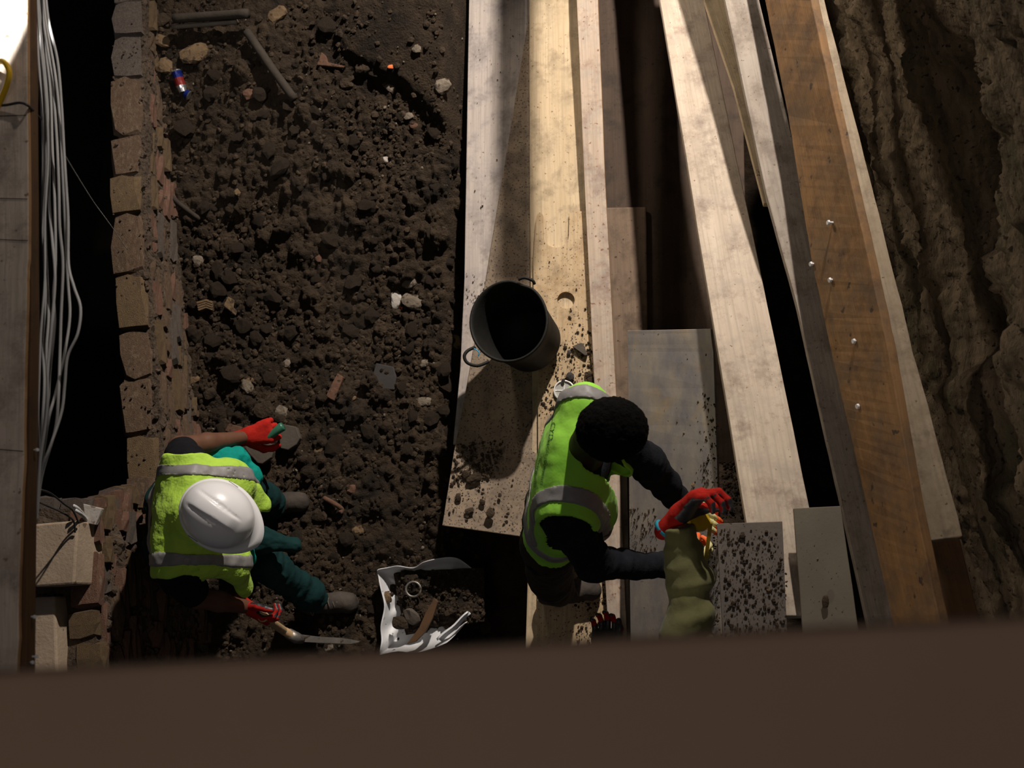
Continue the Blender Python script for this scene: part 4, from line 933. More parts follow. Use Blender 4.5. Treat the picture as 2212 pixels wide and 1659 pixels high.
# curled flap at the lower right
A = np.zeros((10, 8, 3))
for i in range(10):
    t = i / 9; base = P(952 + 64 * t, 1388 - 62 * t, bgc[2] + .15)
    for j in range(8):
        s = j / 7 * 2.6; A[i, j] = base + np.array([-.6, .55, 0]) * (.030 * math.sin(s) + .004 * math.sin(i)) * (1 - .35 * t) + np.array([0, 0, .03 * (1 - math.cos(s)) - .03]) * (1 - .3 * t)
fo = grid_mesh('bag_flap', A, M['bag'], parent=bag, smooth=True); fo.modifiers.new('thick', 'SOLIDIFY').thickness = .002
# earth heap within the bag
nu = 46; A = np.zeros((nu, nu, 3)); heap = [(846, 1236), (1046, 1226), (1046, 1342), (876, 1372)]
hq = [P(a, b, bgc[2] + .075) for a, b in heap]
for i in range(nu):
    for j in range(nu):
        u, v_ = i / (nu - 1), j / (nu - 1)
        p = (hq[0] * (1 - u) + hq[1] * u) * (1 - v_) + (hq[3] * (1 - u) + hq[2] * u) * v_
        ed = min(u, 1 - u, v_, 1 - v_); p = p.copy(); p[2] += .05 * min(ed * 4, 1) - .02
        A[i, j] = p
pp_ = A.reshape(-1, 3); A[..., 2] += (.05 * fbm(pp_ * 9, 4) + .022 * np.abs(fbm(pp_ * 26, 3))).reshape(nu, nu)
ho = grid_mesh('bag_earth', A, M['earth'], parent=bag, smooth=True); ho['kind'] = 'stuff'
if ho.data.polygons[0].normal.z < 0: ho.data.flip_normals()
pts, rads = [], []
for _ in range(420):
    i, j = RNG.integers(1, nu - 1), RNG.integers(1, nu - 1); pts.append(A[i, j] + [0, 0, .004]); rads.append(.004 + .012 * RNG.random() ** 3)
pebbles('bag_crumbs', pts, rads, M['clod'], None, bag)
zb = bgc[2] + .15
rg = [P(893 + 16 * math.cos(t), 1273 + 16 * math.sin(t), zb - .01) for t in np.linspace(0, 2 * math.pi, 25)]
v, f = tube(rg, .0055, 8, cap=False); tag(mesh('pipe_ring', v, f, M['steel'], smooth=True), 'dull metal ring sitting on the earth in the white bag', 'ring')
plate_px('wood_splinter', [(879, 1391), (905, 1356), (920, 1322), (938, 1292), (946, 1300), (934, 1336), (918, 1366), (898, 1386)], zb + .03, .02, M['brown_wood'], 'long brown wood splinter lying in the white bag', 'wood')
board_stone(890, 1330, 32, 40, zb - .06, 'grey brown stone in the white bag beside the splinter', 'slate', .6, 4)
board_stone(866, 1345, 40, 30, zb - .06, 'dark clod at the left edge of the white bag', 'clod', .2, 8)
board_stone(835, 1290, 24, 26, zb - .07, 'ochre clod by the torn left rim of the white bag', 'tan_stone', .2, 9)

# ================================================================== PEOPLE: signed-distance bodies meshed with surface nets
class SDF:
    def __init__(s, lo, hi, h):
        s.lo = np.array(lo, float); s.h = h; s.n = np.ceil((np.array(hi) - s.lo) / h).astype(int) + 1
        s.F = np.full(s.n, 0.25, np.float32)
    def _sub(s, lo, hi):
        a = np.clip(np.floor((lo - s.lo) / s.h).astype(int), 0, s.n); b = np.clip(np.ceil((hi - s.lo) / s.h).astype(int) + 1, 0, s.n)
        sl = tuple(slice(i, j) for i, j in zip(a, b))
        g = [s.lo[i] + s.h * np.arange(a[i], b[i]) for i in range(3)]
        return sl, np.stack(np.meshgrid(*g, indexing='ij'), -1)
    def cap(s, a, b, ra, rb=None, k=.02, n=None, sq=1.0, op='u', infl=0.0):
        a, b = np.array(a, float), np.array(b, float); rb = ra if rb is None else rb
        ra += infl; rb += infl; R_ = max(ra, rb); m = R_ + k + .05
        sl, p = s._sub(np.minimum(a, b) - m, np.maximum(a, b) + m)
        if 0 in p.shape: return s
        ba = b - a; bb = max(np.dot(ba, ba), 1e-9)
        h = np.clip(((p - a) @ ba) / bb, 0, 1); dlt = p - a - h[..., None] * ba
        if n is not None:
            dlt = dlt + (sq - 1) * (dlt @ n)[..., None] * n
        d = np.linalg.norm(dlt, axis=-1) - (ra + (rb - ra) * h)
        return s._join(sl, d, k, op)
    def ell(s, c, axes, rad, k=.02, op='u', infl=0.0):
        c = np.array(c, float); rad = np.array(rad, float) + infl; m = rad.max() + k + .05
        sl, p = s._sub(c - m, c + m)
        q = np.stack([(p - c) @ ax for ax in axes], -1)
        k0 = np.linalg.norm(q / rad, axis=-1); k1 = np.linalg.norm(q / rad ** 2, axis=-1) + 1e-9
        return s._join(sl, k0 * (k0 - 1) / k1, k, op)
    def _join(s, sl, d, k, op):
        f = s.F[sl]
        if op == 'u':
            hh = np.clip(.5 + .5 * (f - d) / k, 0, 1); s.F[sl] = f * (1 - hh) + d * hh - k * hh * (1 - hh)
        else:
            d = -d; hh = np.clip(.5 - .5 * (f - d) / k, 0, 1); s.F[sl] = f * (1 - hh) + d * hh + k * hh * (1 - hh)
        return s
    def pts(s):
        g = [s.lo[i] + s.h * np.arange(s.n[i]) for i in range(3)]
        return np.stack(np.meshgrid(*g, indexing='ij'), -1).astype(np.float32)
    def copy(s):
        o = SDF.__new__(SDF); o.lo, o.h, o.n, o.F = s.lo, s.h, s.n, s.F.copy(); return o
    def mesh(s):
        F = s.F.copy()
        for ax in range(3):
            for e in (0, -1):
                ix = [slice(None)] * 3; ix[ax] = e; F[tuple(ix)] = .2
        S = F < 0
        offs = [(i, j, k) for i in (0, 1) for j in (0, 1) for k in (0, 1)]
        n = np.array(F.shape) - 1
        cut = lambda A, o: A[o[0]:o[0] + n[0], o[1]:o[1] + n[1], o[2]:o[2] + n[2]]
        cnt = sum(cut(S, o).astype(np.int8) for o in offs)
        act = (cnt > 0) & (cnt < 8); idx = np.argwhere(act)
        vals = np.stack([cut(F, o)[act] for o in offs], -1)
        acc = np.zeros((len(idx), 3)); num = np.zeros(len(idx))
        for i in range(8):
            for j in range(i + 1, 8):
                if sum(abs(np.array(offs[i]) - offs[j])) != 1: continue
                a, b = vals[:, i], vals[:, j]; mk = (a < 0) != (b < 0)
                t = np.where(mk, a / np.where(mk, a - b, 1), 0)
                acc[mk] += (np.array(offs[i]) + t[:, None] * (np.array(offs[j]) - np.array(offs[i])))[mk]; num[mk] += 1
        vs = s.lo + s.h * (idx + acc / num[:, None])
        idm = -np.ones(act.shape, np.int64); idm[act] = np.arange(len(idx))
        fs = []
        for ax in range(3):
            u, w_ = (ax + 1) % 3, (ax + 2) % 3
            a = [slice(None)] * 3; b = [slice(None)] * 3; a[ax] = slice(0, -1); b[ax] = slice(1, None)
            ch = S[tuple(a)] != S[tuple(b)]
            e = np.argwhere(ch); ok = (e[:, u] > 0) & (e[:, w_] > 0) & (e[:, u] < n[u]) & (e[:, w_] < n[w_]); e = e[ok]
            ins = S[tuple(e.T)]
            q = []
            for (du, dw) in ((-1, -1), (0, -1), (0, 0), (-1, 0)):
                c = e.copy(); c[:, u] += du; c[:, w_] += dw; q.append(idm[tuple(c.T)])
            q = np.stack(q, -1); q = np.where(ins[:, None], q, q[:, ::-1]); fs.append(q)
        return vs, np.concatenate(fs)
def smooth_verts(vs, fs, it=2, lam=.5):
    e = np.concatenate([fs[:, [0, 1]], fs[:, [1, 2]], fs[:, [2, 3]], fs[:, [3, 0]]]); e = np.concatenate([e, e[:, ::-1]])
    for _ in range(it):
        acc = np.zeros_like(vs); c = np.zeros(len(vs)); np.add.at(acc, e[:, 0], vs[e[:, 1]]); np.add.at(c, e[:, 0], 1)
        vs = vs * (1 - lam) + lam * acc / np.maximum(c, 1)[:, None]
    return vs
def vnormals(vs, fs):
    n = np.cross(vs[fs[:, 2]] - vs[fs[:, 0]], vs[fs[:, 3]] - vs[fs[:, 1]]); vn = np.zeros_like(vs)
    for k in range(4): np.add.at(vn, fs[:, k], n)
    return vn / (np.linalg.norm(vn, axis=1)[:, None] + 1e-12)
def cloth(name, sdf, matl, parent, wrinkle=None, it=2, mats=None, idx_fn=None):
    """wrinkle: list of (frequency vec or number, amplitude, offset)"""
    vs, fs = sdf.mesh(); vs = smooth_verts(vs, fs, it)
    if wrinkle:
        vn = vnormals(vs, fs)
        for fr, am, of in wrinkle:
            p = vs @ np.asarray(fr) if np.ndim(fr) == 2 else vs * fr
            nz_ = fbm(p + of, 2); vs = vs + vn * (am * nz_)[:, None]
    mi = None
    if idx_fn is not None:
        c = vs[fs].mean(1); n = np.cross(vs[fs[:, 2]] - vs[fs[:, 0]], vs[fs[:, 3]] - vs[fs[:, 1]]); n /= np.linalg.norm(n, axis=1)[:, None] + 1e-12
        mi = idx_fn(c, n)
    return mesh(name, vs, fs, matl, parent, smooth=True, mats=mats, midx=mi)
def frame(up, latr):
    U = nrm(up); L = np.array(latr, float); L = nrm(L - U * np.dot(L, U)); return U, L, np.cross(L, U)
def stretch_mat(axis, along, across):
    a = nrm(axis); return (along * np.outer(a, a) + across * (np.eye(3) - np.outer(a, a)))

def hand(name, parent, wrist, d, side, matl, palm=None, curl=(.9, .9, .9, .9), spread=.012, scale=1.0, thumb_curl=.5, cuff=None, tips=None, side_thumb=1):
    """d: wrist->knuckles, side: towards the thumb; the palm faces d x side * side_thumb."""
    d = nrm(d); sd = np.array(side, float); sd = nrm(sd - d * np.dot(sd, d)); pn_ = np.cross(d, sd) * side_thumb; w0 = np.array(wrist, float); k = scale
    lo = w0 - .15 * k; hi = w0 + .15 * k
    lo = np.minimum(lo, w0 + d * .17 * k - .12 * k); hi = np.maximum(hi, w0 + d * .17 * k + .12 * k)
    s = SDF(lo, hi, .0034 * k)
    s.cap(w0 - d * .045 * k, w0 + d * .01 * k, .031 * k, .030 * k, n=pn_, sq=1.25, k=.01)
    for t in (-.5, 0, .5):
        s.cap(w0 + d * .015 * k + sd * t * .03 * k, w0 + d * .082 * k + sd * t * .058 * k, .019 * k, .0165 * k, k=.02 * k)
    tipc = []
    ln = ((.044, .027, .021), (.049, .031, .022), (.045, .029, .021), (.036, .022, .018))
    for i in range(4):
        off = (.034 - .0225 * i) * k
        p = w0 + d * (.084 - .004 * abs(i - 1)) * k + sd * off; ang = 0.0; pts = [p - d * .02 * k]
        fan = sd * (1.5 - i) * spread * 2
        for j in range(3):
            ang += curl[i] * (0.75, 1.0, 0.7)[j]
            dr = nrm(d * math.cos(ang) + pn_ * math.sin(ang) + fan * (1 if ang < 1.2 else 0.2))
            pts.append(p); p = p + dr * ln[i][j] * k
        pts.append(p); rr = [.0108, .0108, .0100, .0092, .0084]
        for j in range(len(pts) - 1): s.cap(pts[j], pts[j + 1], rr[j] * k, rr[j + 1] * k, k=.004 * k)
        tipc.append(p)
    b = w0 + d * .022 * k + sd * .030 * k + pn_ * .008 * k
    t1 = b + nrm(sd * .75 + d * .55 + pn_ * .35) * .042 * k; t2 = t1 + nrm(d * .8 + sd * (.35 - thumb_curl * .5) + pn_ * thumb_curl) * .033 * k; t3 = t2 + nrm(d * .8 + pn_ * thumb_curl * 1.4 - sd * .15) * .026 * k
    for p, q, r1, r2 in ((b - d * .01 * k, t1, .017, .014), (t1, t2, .0135, .012), (t2, t3, .012, .0098)): s.cap(p, q, r1 * k, r2 * k, k=.008 * k)
    tipc.append(t3)
    mats = [matl]; fn = None
    if palm is not None:
        mats.append(palm); fn = lambda c, n: (((n @ pn_) > .15) & (((c - w0) @ d) > .008 * k)).astype(int)
    if tips is not None:
        mats.append(tips); tp = np.array(tipc)
        fn = lambda c, n: (np.linalg.norm(c[:, None] - tp[None], axis=-1).min(1) < .034 * k).astype(int)
    ob = cloth(name, s, matl, parent, [(90, .0008, 0)], 2, mats, fn)
    if cuff is not None:
        c0 = w0 - d * .045 * k
        v, f = tube([c0 - d * .008 * k, c0 - d * .006 * k, c0 + d * .002 * k, c0 + d * .004 * k], [.026 * k, .0305 * k, .031 * k, .028 * k], 18)
        mesh('cuff', v, f, cuff, ob, smooth=True)
    return ob, dict(d=d, s=sd, n=pn_, w=w0, tips=tipc)

def torso(s, T, infl=0.0, k=.06, arms=False):
    U, L, Fw = T['U'], T['L'], T['F']; pel, nk = T['pelvis'], T['neck']; g = T.get('g', 1.0)
    def lc(c, hw, r, n=Fw, sq=1.25): s.cap(c - L * hw * g, c + L * hw * g, r * g, k=k, n=n, sq=sq, infl=infl)
    sp = nk - pel
    lc(pel, .075, .118); lc(pel + sp * .3 + Fw * .0, .060, .112); lc(pel + sp * .58 + Fw * .005, .080, .125); lc(pel + sp * .78, .092, .118, sq=1.2)
    s.cap(T['shL'], T['shR'], .066 * g, k=k, n=Fw, sq=1.1, infl=infl)
    s.cap(pel + sp * .9, nk, .085 * g, .068 * g, k=k, infl=infl)
    return s
def head(s, c, f, u, k=.02, infl=0.0, neck=None):
    """f: where the face points, u: crown direction"""
    f = nrm(f); u = np.array(u, float); u = nrm(u - f * np.dot(u, f)); l = np.cross(u, f)
    c = np.array(c, float)
    s.ell(c + u * .018 - f * .008, (f, l, u), (.098, .078, .104), k=k, infl=infl)
    s.ell(c - u * .045 + f * .028, (f, l, u), (.066, .060, .078), k=.03, infl=infl)
    s.cap(c - u * .088 + f * .062 - l * .014, c - u * .088 + f * .062 + l * .014, .020, k=.02)      # chin
    s.cap(c + u * .005 + f * .094, c - u * .030 + f * .112, .008, .0145, k=.012)                     # nose
    for sg in (-1, 1):
        s.cap(c - u * .030 + f * .103 + l * sg * .010, c - u * .028 + f * .098 + l * sg * .013, .008, k=.006)
        s.cap(c + u * .026 + f * .086 + l * sg * .014, c + u * .022 + f * .074 + l * sg * .048, .011, k=.012)   # brow
        s.ell(c + u * .006 + f * .086 + l * sg * .032, (f, l, u), (.012, .015, .010), k=.006, op='s')
        s.ell(c - u * .006 - f * .006 + l * sg * .079, (f, l, u), (.020, .008, .033), k=.008)                  # ear
        s.ell(c - u * .004 + f * .002 + l * sg * .087, (f, l, u), (.010, .005, .019), k=.005, op='s')
        s.ell(c - u * .030 + f * .060 + l * sg * .040, (f, l, u), (.022, .018, .02), k=.02)                     # cheek
    for dz_, r_ in ((-.056, .0085), (-.066, .0095)):
        s.cap(c + u * dz_ + f * .090 - l * .017, c + u * dz_ + f * .090 + l * .017, r_, k=.006)                # lips
    if neck is not None:
        s.cap(neck, c - u * .065 - f * .025, .062, .056, k=.03)
    return f, l, u
def eyes(parent, c, f, l, u):
    for sg in (-1, 1):
        vs, fs = blob(3, 2, 0.0); e = np.array(c) + u * .006 + f * .076 + l * sg * .032
        o = mesh('eye', vs / np.linalg.norm(vs, axis=1)[:, None] * .0115 + e, fs, M['eye'], parent, smooth=True)
        vs2 = vs / np.linalg.norm(vs, axis=1)[:, None] * .0055 + e + f * .0075
        mesh('iris', vs2, fs, M['reed'], o, smooth=True)

def boot(parent, ankle, toe, z, matl, lace=True, name='boot', shin=None):
    """ankle, toe: plan points"""
    a = np.array([ankle[0], ankle[1], z]); t = np.array([toe[0], toe[1], z]); d = nrm(t - a); sd = np.array([-d[1], d[0], 0]); up = np.array([0, 0, 1.0])
    L_ = .27; heel = a - d * .06; tip = heel + d * L_
    s = SDF(np.minimum(heel, tip) - .12, np.maximum(heel, tip) + np.array([.12, .12, .26]), .0052)
    s.cap(heel + up * .045 + d * .03, heel + up * .045 + d * .13, .043, .042, k=.03)
    s.cap(heel + d * .13 + up * .040, tip - d * .045 + up * .036, .042, .041, k=.03, n=up, sq=1.05)
    s.cap(heel + d * .18 + sd * .012 + up * .033, tip - d * .05 + up * .033, .042, .040, k=.03)
    top = a + up * .20 if shin is None else a + nrm(np.array(shin) - a) * .21
    s.cap(heel + d * .06 + up * .07, top, .046, .050, k=.03)
    Pz = s.pts(); s.F = np.maximum(s.F, z + .012 - Pz[..., 2])
    o = cloth(name, s, matl, parent, [(28, .004, 3)], 2)
    so = SDF(np.minimum(heel, tip) - .1, np.maximum(heel, tip) + np.array([.1, .1, .1]), .0055)
    so.cap(heel + d * .04 + up * .02, heel + d * .15 + up * .02, .043, .042, k=.02); so.cap(heel + d * .14 + up * .02, tip - d * .045 + up * .02, .044, .044, k=.02)
    Pz = so.pts(); so.F = np.maximum(np.maximum(so.F, z - Pz[..., 2]), Pz[..., 2] - z - .024)
    cloth('sole', so, M['boot'], o, None, 1)
    if lace:
        for i in range(5):
            c = heel + d * (.105 + .02 * i) + up * (.112 - .010 * i)
            pts = [c - sd * .030 - up * .016, c - sd * .016 + d * .004 - up * .001, c + up * .004, c + sd * .016 - d * .004 - up * .001, c + sd * .030 - up * .016]
            v, f = tube(smooth_path(pts, 3), .0024, 6); mesh('lace', v, f, M['lace'], o, smooth=True)
        c = heel + d * .10 + up * .122
        for sg in (-1, 1):
            pts = [c, c + sd * sg * .03 + up * .014 - d * .01, c + sd * sg * .055 - d * .02 + up * .002, c + sd * sg * .03 - d * .03 + up * .003, c]
            v, f = tube(smooth_path(pts, 4), .0022, 6); mesh('lace', v, f, M['lace'], o, smooth=True)
    return o
def bounds(pts, m): p = np.array(pts); return p.min(0) - m, p.max(0) + m

def vest_of(person, T, matl, hem=.52, lat=.215, infl=.030, h=.0062, panels=(), neck_r=.085, wr=((9, .010, 0), (24, .004, 7)), front=.035, stripes=(.170,), sw=.024, waist=(.40,), neck_fwd=.03):
    U, L, Fw, nk = T['U'], T['L'], T['F'], T['neck']
    lo, hi = bounds([T['pelvis'] - U * .12, nk + U * .05, T['shL'], T['shR']] + [p for pn in panels for p in pn[:2]], .24)
    s = SDF(lo, hi, h); torso(s, T, infl)
    pnl = SDF(lo, hi, h)
    for (a, b, r1, r2) in panels:
        pnl.cap(a, b, r1, r2, k=.04, n=nrm(np.cross(b - a, L)), sq=1.5)
    p = s.pts(); la = (p - nk) @ L; up = (p - nk) @ U; fw = (p - nk) @ Fw
    wob = (fbm(p.reshape(-1, 3) * 7, 1) * .012).reshape(la.shape) if p.size < 9e7 else 0
    hb_s = np.clip(.5 + .5 * (s.F - pnl.F) / .04, 0, 1); base = s.F * (1 - hb_s) + pnl.F * hb_s - .04 * hb_s * (1 - hb_s)
    F = np.maximum(base, -(base + .017))                              # a shell of cloth
    hole = np.sqrt(la ** 2 + (np.minimum(fw - neck_fwd, 0) * 1.25 + np.maximum(fw - neck_fwd, 0) * .55) ** 2) - neck_r   # neck opening, V to the front
    hole = np.where(up > -.16, hole, 1)
    cut = np.maximum.reduce([np.where(pnl.F < .01, -1, np.abs(la) - lat + wob), -(up + hem) + wob, -hole])
    if front is not None:
        cut = np.maximum(cut, np.where(fw > .02, front - np.abs(la) + wob * .5, -1))
    s.F = np.maximum(F, cut)
    vo = cloth('vest', s, matl, person, wr, 2)
    st = s.copy(); outer = base - .0055
    band = np.full(la.shape, 9.0)
    for b in stripes: band = np.minimum(band, np.where(up > -(min(waist) if waist else 9) + .03, np.abs(np.abs(la) - b) - sw, 9))
    for b in waist: band = np.minimum(band, np.abs(up + b + wob) - sw)
    st.F = np.maximum.reduce([outer, -(outer + .013), cut, band])
    # the tape follows the same wrinkles as the cloth it is sewn on
    so = cloth('reflective_tape', st, M['reflect'], vo, wr, 1)
    return vo

# ------------------------------------------------------------------ worker 1: white helmet
w1 = empty('person', P(640, 1210, 0.0))
tag(w1, 'person in white helmet, yellow vest and red gloves crouching against the left brick wall', 'person')
T1 = dict(pelvis=P(372, 1130, .72), neck=P(425, 1112, 1.23), shL=P(402, 1006, 1.17), shR=P(384, 1236, 1.15), g=1.0)
T1['U'], T1['L'], T1['F'] = frame(T1['neck'] - T1['pelvis'], T1['shL'] - T1['shR'])
elL, wrL = P(388, 966, .96), P(532, 944, .62)
elR, wrR = P(428, 1290, .93), P(538, 1312, .66)
hc1 = P(472, 1112, 1.33)
hd1 = nrm(V(545, 1160, 1.30) - V(440, 1088, 1.30)); tocam1 = nrm(EYE - hc1)
u1 = nrm(tocam1 + .18 * hd1 - hd1 * np.dot(tocam1, hd1) * .6); f1 = nrm(hd1 - u1 * np.dot(hd1, u1)); l1 = np.cross(u1, f1)
hipL, hipR = T1['pelvis'] + T1['L'] * .09 - T1['U'] * .02, T1['pelvis'] - T1['L'] * .09 - T1['U'] * .02
knL, knR = P(524, 1046, .52), P(566, 1210, .50)
anL, anR = P(596, 1098, .12), P(688, 1300, .13)
s = SDF(*bounds([T1['pelvis'], T1['neck'], elL, wrL, elR, wrR, hc1 + u1 * .12, knL, knR, anL, anR], .16), .0075)
torso(s, T1, -.008)
for a, b, c, d_ in ((T1['shL'], elL, wrL, 0), (T1['shR'], elR, wrR, 0)):
    s.cap(a, b, .055, .043, k=.03); s.cap(b, b * .6 + c * .4, .044, .041, k=.02); s.cap(b * .6 + c * .4, c, .041, .027, k=.02)
for a, b, c in ((hipL, knL, anL), (hipR, knR, anR)):
    s.cap(a, b, .088, .058, k=.03); s.cap(b, b * .65 + c * .35, .057, .054, k=.02); s.cap(b * .65 + c * .35, c, .054, .036, k=.02)
ff, ll, uu = head(s, hc1, f1, u1, neck=T1['neck'])
cloth('body', s, M['skin'], w1, [(30, .0012, 0)], 2); eyes(w1, hc1, ff, ll, uu)
# shirt
s = SDF(*bounds([T1['pelvis'], T1['neck'], elL, elR, T1['shL'], T1['shR']], .2), .007); torso(s, T1, .016)
for a, b in ((T1['shL'], elL), (T1['shR'], elR)): s.cap(a, a * .32 + b * .68, .070, .066, k=.03)
p = s.pts(); up = (p - T1['neck']) @ T1['U']; s.F = np.maximum(s.F, up - .012)
cloth('shirt', s, M['black_cloth'], w1, [(14, .008, 3)])
# trousers
s = SDF(*bounds([T1['pelvis'], knL, knR, anL, anR], .2), .0075)
U, L, Fw = T1['U'], T1['L'], T1['F']
s.cap(T1['pelvis'] - L * .075, T1['pelvis'] + L * .075, .120, k=.05, n=Fw, sq=1.2)
for a, b, c in ((hipL, knL, anL), (hipR, knR, anR)):
    s.cap(a, b, .108, .082, k=.04); s.cap(b, c * .8 + b * .2, .080, .072, k=.03); s.cap(c * .8 + b * .2, c, .074, .066, k=.02)
p = s.pts(); up = (p - T1['neck']) @ T1['U']; s.F = np.maximum(s.F, np.where(up > -.6, up + .46, -1)); s.F = np.maximum(s.F, .17 - p[..., 2])
shin = nrm(anR - knR)
cloth('trousers', s, M['shaded_teal'], w1, [(9, .012, 1), (stretch_mat(shin, 26, 7), .014, 5), (40, .003, 2)], 2)
# teal jacket tied round the waist: lit bunched body, hanging sleeve in shaded teal
s = SDF(*bounds([P(470, 985, .70), P(545, 1050, .66), P(540, 1190, .62), P(636, 1180, .62), T1['pelvis']], .16), .0065)
for a, b, r1, r2 in ((P(455, 985, .78), P(512, 985, .70), .05, .040), (P(512, 990, .70), P(543, 1035, .64), .042, .045), (P(492, 1010, .75), P(505, 1050, .74), .035, .045), (P(543, 1030, .64), P(540, 1080, .60), .045, .04), (P(512, 1180, .80), P(528, 1205, .74), .05, .045), (P(470, 1100, .75), P(515, 1185, .76), .07, .05)):
    s.cap(a, b, r1, r2, k=.025)
s.cap(P(480, 995, .86), P(520, 1040, .78), .020, k=.03, op='s')
jk = cloth('tied_jacket', s, M['teal'], w1, [(16, .014, 3), (40, .006, 9)], 2); jk['label'] = 'teal jacket tied round the waist'
s = SDF(*bounds([P(530, 1180, .66), P(634, 1178, .58)], .13), .0052)
s.cap(P(528, 1178, .70), P(560, 1166, .66), .05, .055, k=.03); s.cap(P(560, 1168, .66), P(600, 1172, .62), .055, .040, k=.03); s.cap(P(600, 1173, .62), P(634, 1180, .58), .034, .033, k=.01)
sl_ = cloth('jacket_sleeve', s, M['shaded_teal'], jk, [(stretch_mat(P(634, 1180, .58) - P(560, 1166, .66), 12, 55), .006, 1), (18, .010, 4)], 1)
s = SDF(*bounds([P(505, 1035, .72), P(520, 1012, .70)], .1), .006); s.cap(P(522, 1010, .735), P(506, 1045, .76), .020, .030, k=.01)
cloth('check_lining', s, M['purple'], jk, [(30, .006, 0)], 1)
# vest with hanging front panels
pan = [(P(490, 1035, 1.10), P(560, 1092, .92), .085, .055), (P(440, 1060, 1.20), P(500, 1050, 1.10), .09, .09), (P(450, 1200, 1.12), P(505, 1215, .98), .09, .07), (P(505, 1215, .98), P(530, 1268, .82), .07, .04)]
vest_of(w1, T1, M['vest'], hem=.50, lat=.232, infl=.034, panels=pan, stripes=(.165,), sw=.023, waist=(.41,), wr=((8, .014, 0), (20, .007, 7)), front=.03)
# helmet
he = empty('helmet', hc1); he.parent = w1; he.location = Vector(hc1) - w1.location; he['label'] = 'white ridged hard hat with a short peak'
NA, NR = 96, 26; vs = []; hb_ = hc1 + u1 * .022
def dome(t, th):
    ct, st_ = math.cos(th), math.sin(th)
    a = .135; b = .115
    rr = math.sin(t * math.pi / 2) ** .94; zz = .150 * math.cos(t * math.pi / 2) ** .82
    x, y_ = a * rr * ct, b * rr * st_
    lat_ = abs(y_); ridge = 0
    if x > -.115 and x < .085:
        e = min(1, (x + .115) / .03) * min(1, (.085 - x) / .03)
        wid = .028 - .006 * (x + .115) / .2
        ridge = e * (.0075 * (1 / (1 + math.exp((lat_ - wid) / .0022))) - .0055 * math.exp(-((lat_ - wid - .004) / .0034) ** 2))
    # little scoop ridges to either side of the peak
    sc_ = .0040 * math.exp(-((x - .105) / .012) ** 2) * math.exp(-((lat_ - .06) / .026) ** 2)
    return x, y_, zz + ridge + sc_
prof_n = 0
for i in range(NR + 1):
    t = i / NR
    for k_ in range(NA):
        th = 2 * math.pi * k_ / NA; x, y_, zz = dome(t, th); vs.append(hb_ + f1 * x + l1 * y_ + u1 * zz)
for (ext, dz_) in ((.002, -.010), (.55, -.016), (1.0, -.021), (1.0, -.026), (.5, -.022), (-.1, -.02)):
    for k_ in range(NA):
        th = 2 * math.pi * k_ / NA; ct, st_ = math.cos(th), math.sin(th)
        br = .010 + .038 * max(0, ct) ** 1.6 * (1 - .15 * abs(st_)); x = (.135 + br * ext) * ct; y_ = (.115 + (.010 + .004 * max(0, ct)) * ext) * st_
        vs.append(hb_ + f1 * x + l1 * y_ + u1 * (dz_ - .010 * max(0, ct) ** 2 * max(ext, 0)))
rows = NR + 7; fs = [(i * NA + k_, i * NA + (k_ + 1) % NA, (i + 1) * NA + (k_ + 1) % NA, (i + 1) * NA + k_) for i in range(rows - 1) for k_ in range(NA)]
vs = np.array(vs); p = [vs[k_] for k_ in fs[5 * NA]]
if np.dot(np.cross(p[1] - p[0], p[2] - p[0]), p[0] - hc1) < 0: fs = [tuple(reversed(q)) for q in fs]
mesh('shell', vs, fs, M['helmet'], he, smooth=True)
for sg, x0 in ((-1, -.02), (1, -.02)):
    c = hb_ + l1 * sg * .1165 + f1 * x0 + u1 * .030
    q = [c + f1 * a + u1 * b + l1 * sg * e_ for a, b, e_ in ((-.020, -.004, .0015), (.020, -.004, .0015), (.020, .004, -.0005), (-.020, .004, -.0005))]
    mesh('vent_slot', q, [(0, 1, 2, 3)] if sg > 0 else [(3, 2, 1, 0)], M['reed'], he)
for sg in (-1, 1):
    pts = [hb_ + l1 * sg * .10 - u1 * .02, hc1 + ll * sg * .078 - uu * .03 + ff * .03, hc1 + ll * sg * .045 - uu * .09 + ff * .045, hc1 - uu * .112 + ff * .05]
    v, f = tube(smooth_path(pts, 4), .005, 6); mesh('chin_strap', v, f, M['black_cloth'], he, smooth=True)
# gloves
hnd, H1 = hand('glove', w1, wrL, V(585, 930, .60) - V(532, 944, .62), V(560, 965, .60) - V(560, 930, .62), M['red_glove'], M['glove_black'], curl=(1.15, 1.25, 1.3, 1.3), scale=1.2, spread=.003, thumb_curl=.3, side_thumb=1)
hnd, H2 = hand('glove', w1, wrR, P(578, 1344, .66) - wrR, np.array([.15, .15, 1.]), M['red_glove'], M['glove_black'], curl=(1.05, 1.05, 1.05, 1.05), scale=1.08, thumb_curl=.3, side_thumb=-1)
boot(w1, P(584, 1096, .0), P(640, 1088, 0), gz(*P(600, 1095, 0)[:2]) + .005, M['boot'], shin=knL)
boot(w1, P(686, 1304, 0), P(776, 1302, 0), gz(*P(720, 1305, 0)[:2]) + .005, M['boot'], shin=knR)
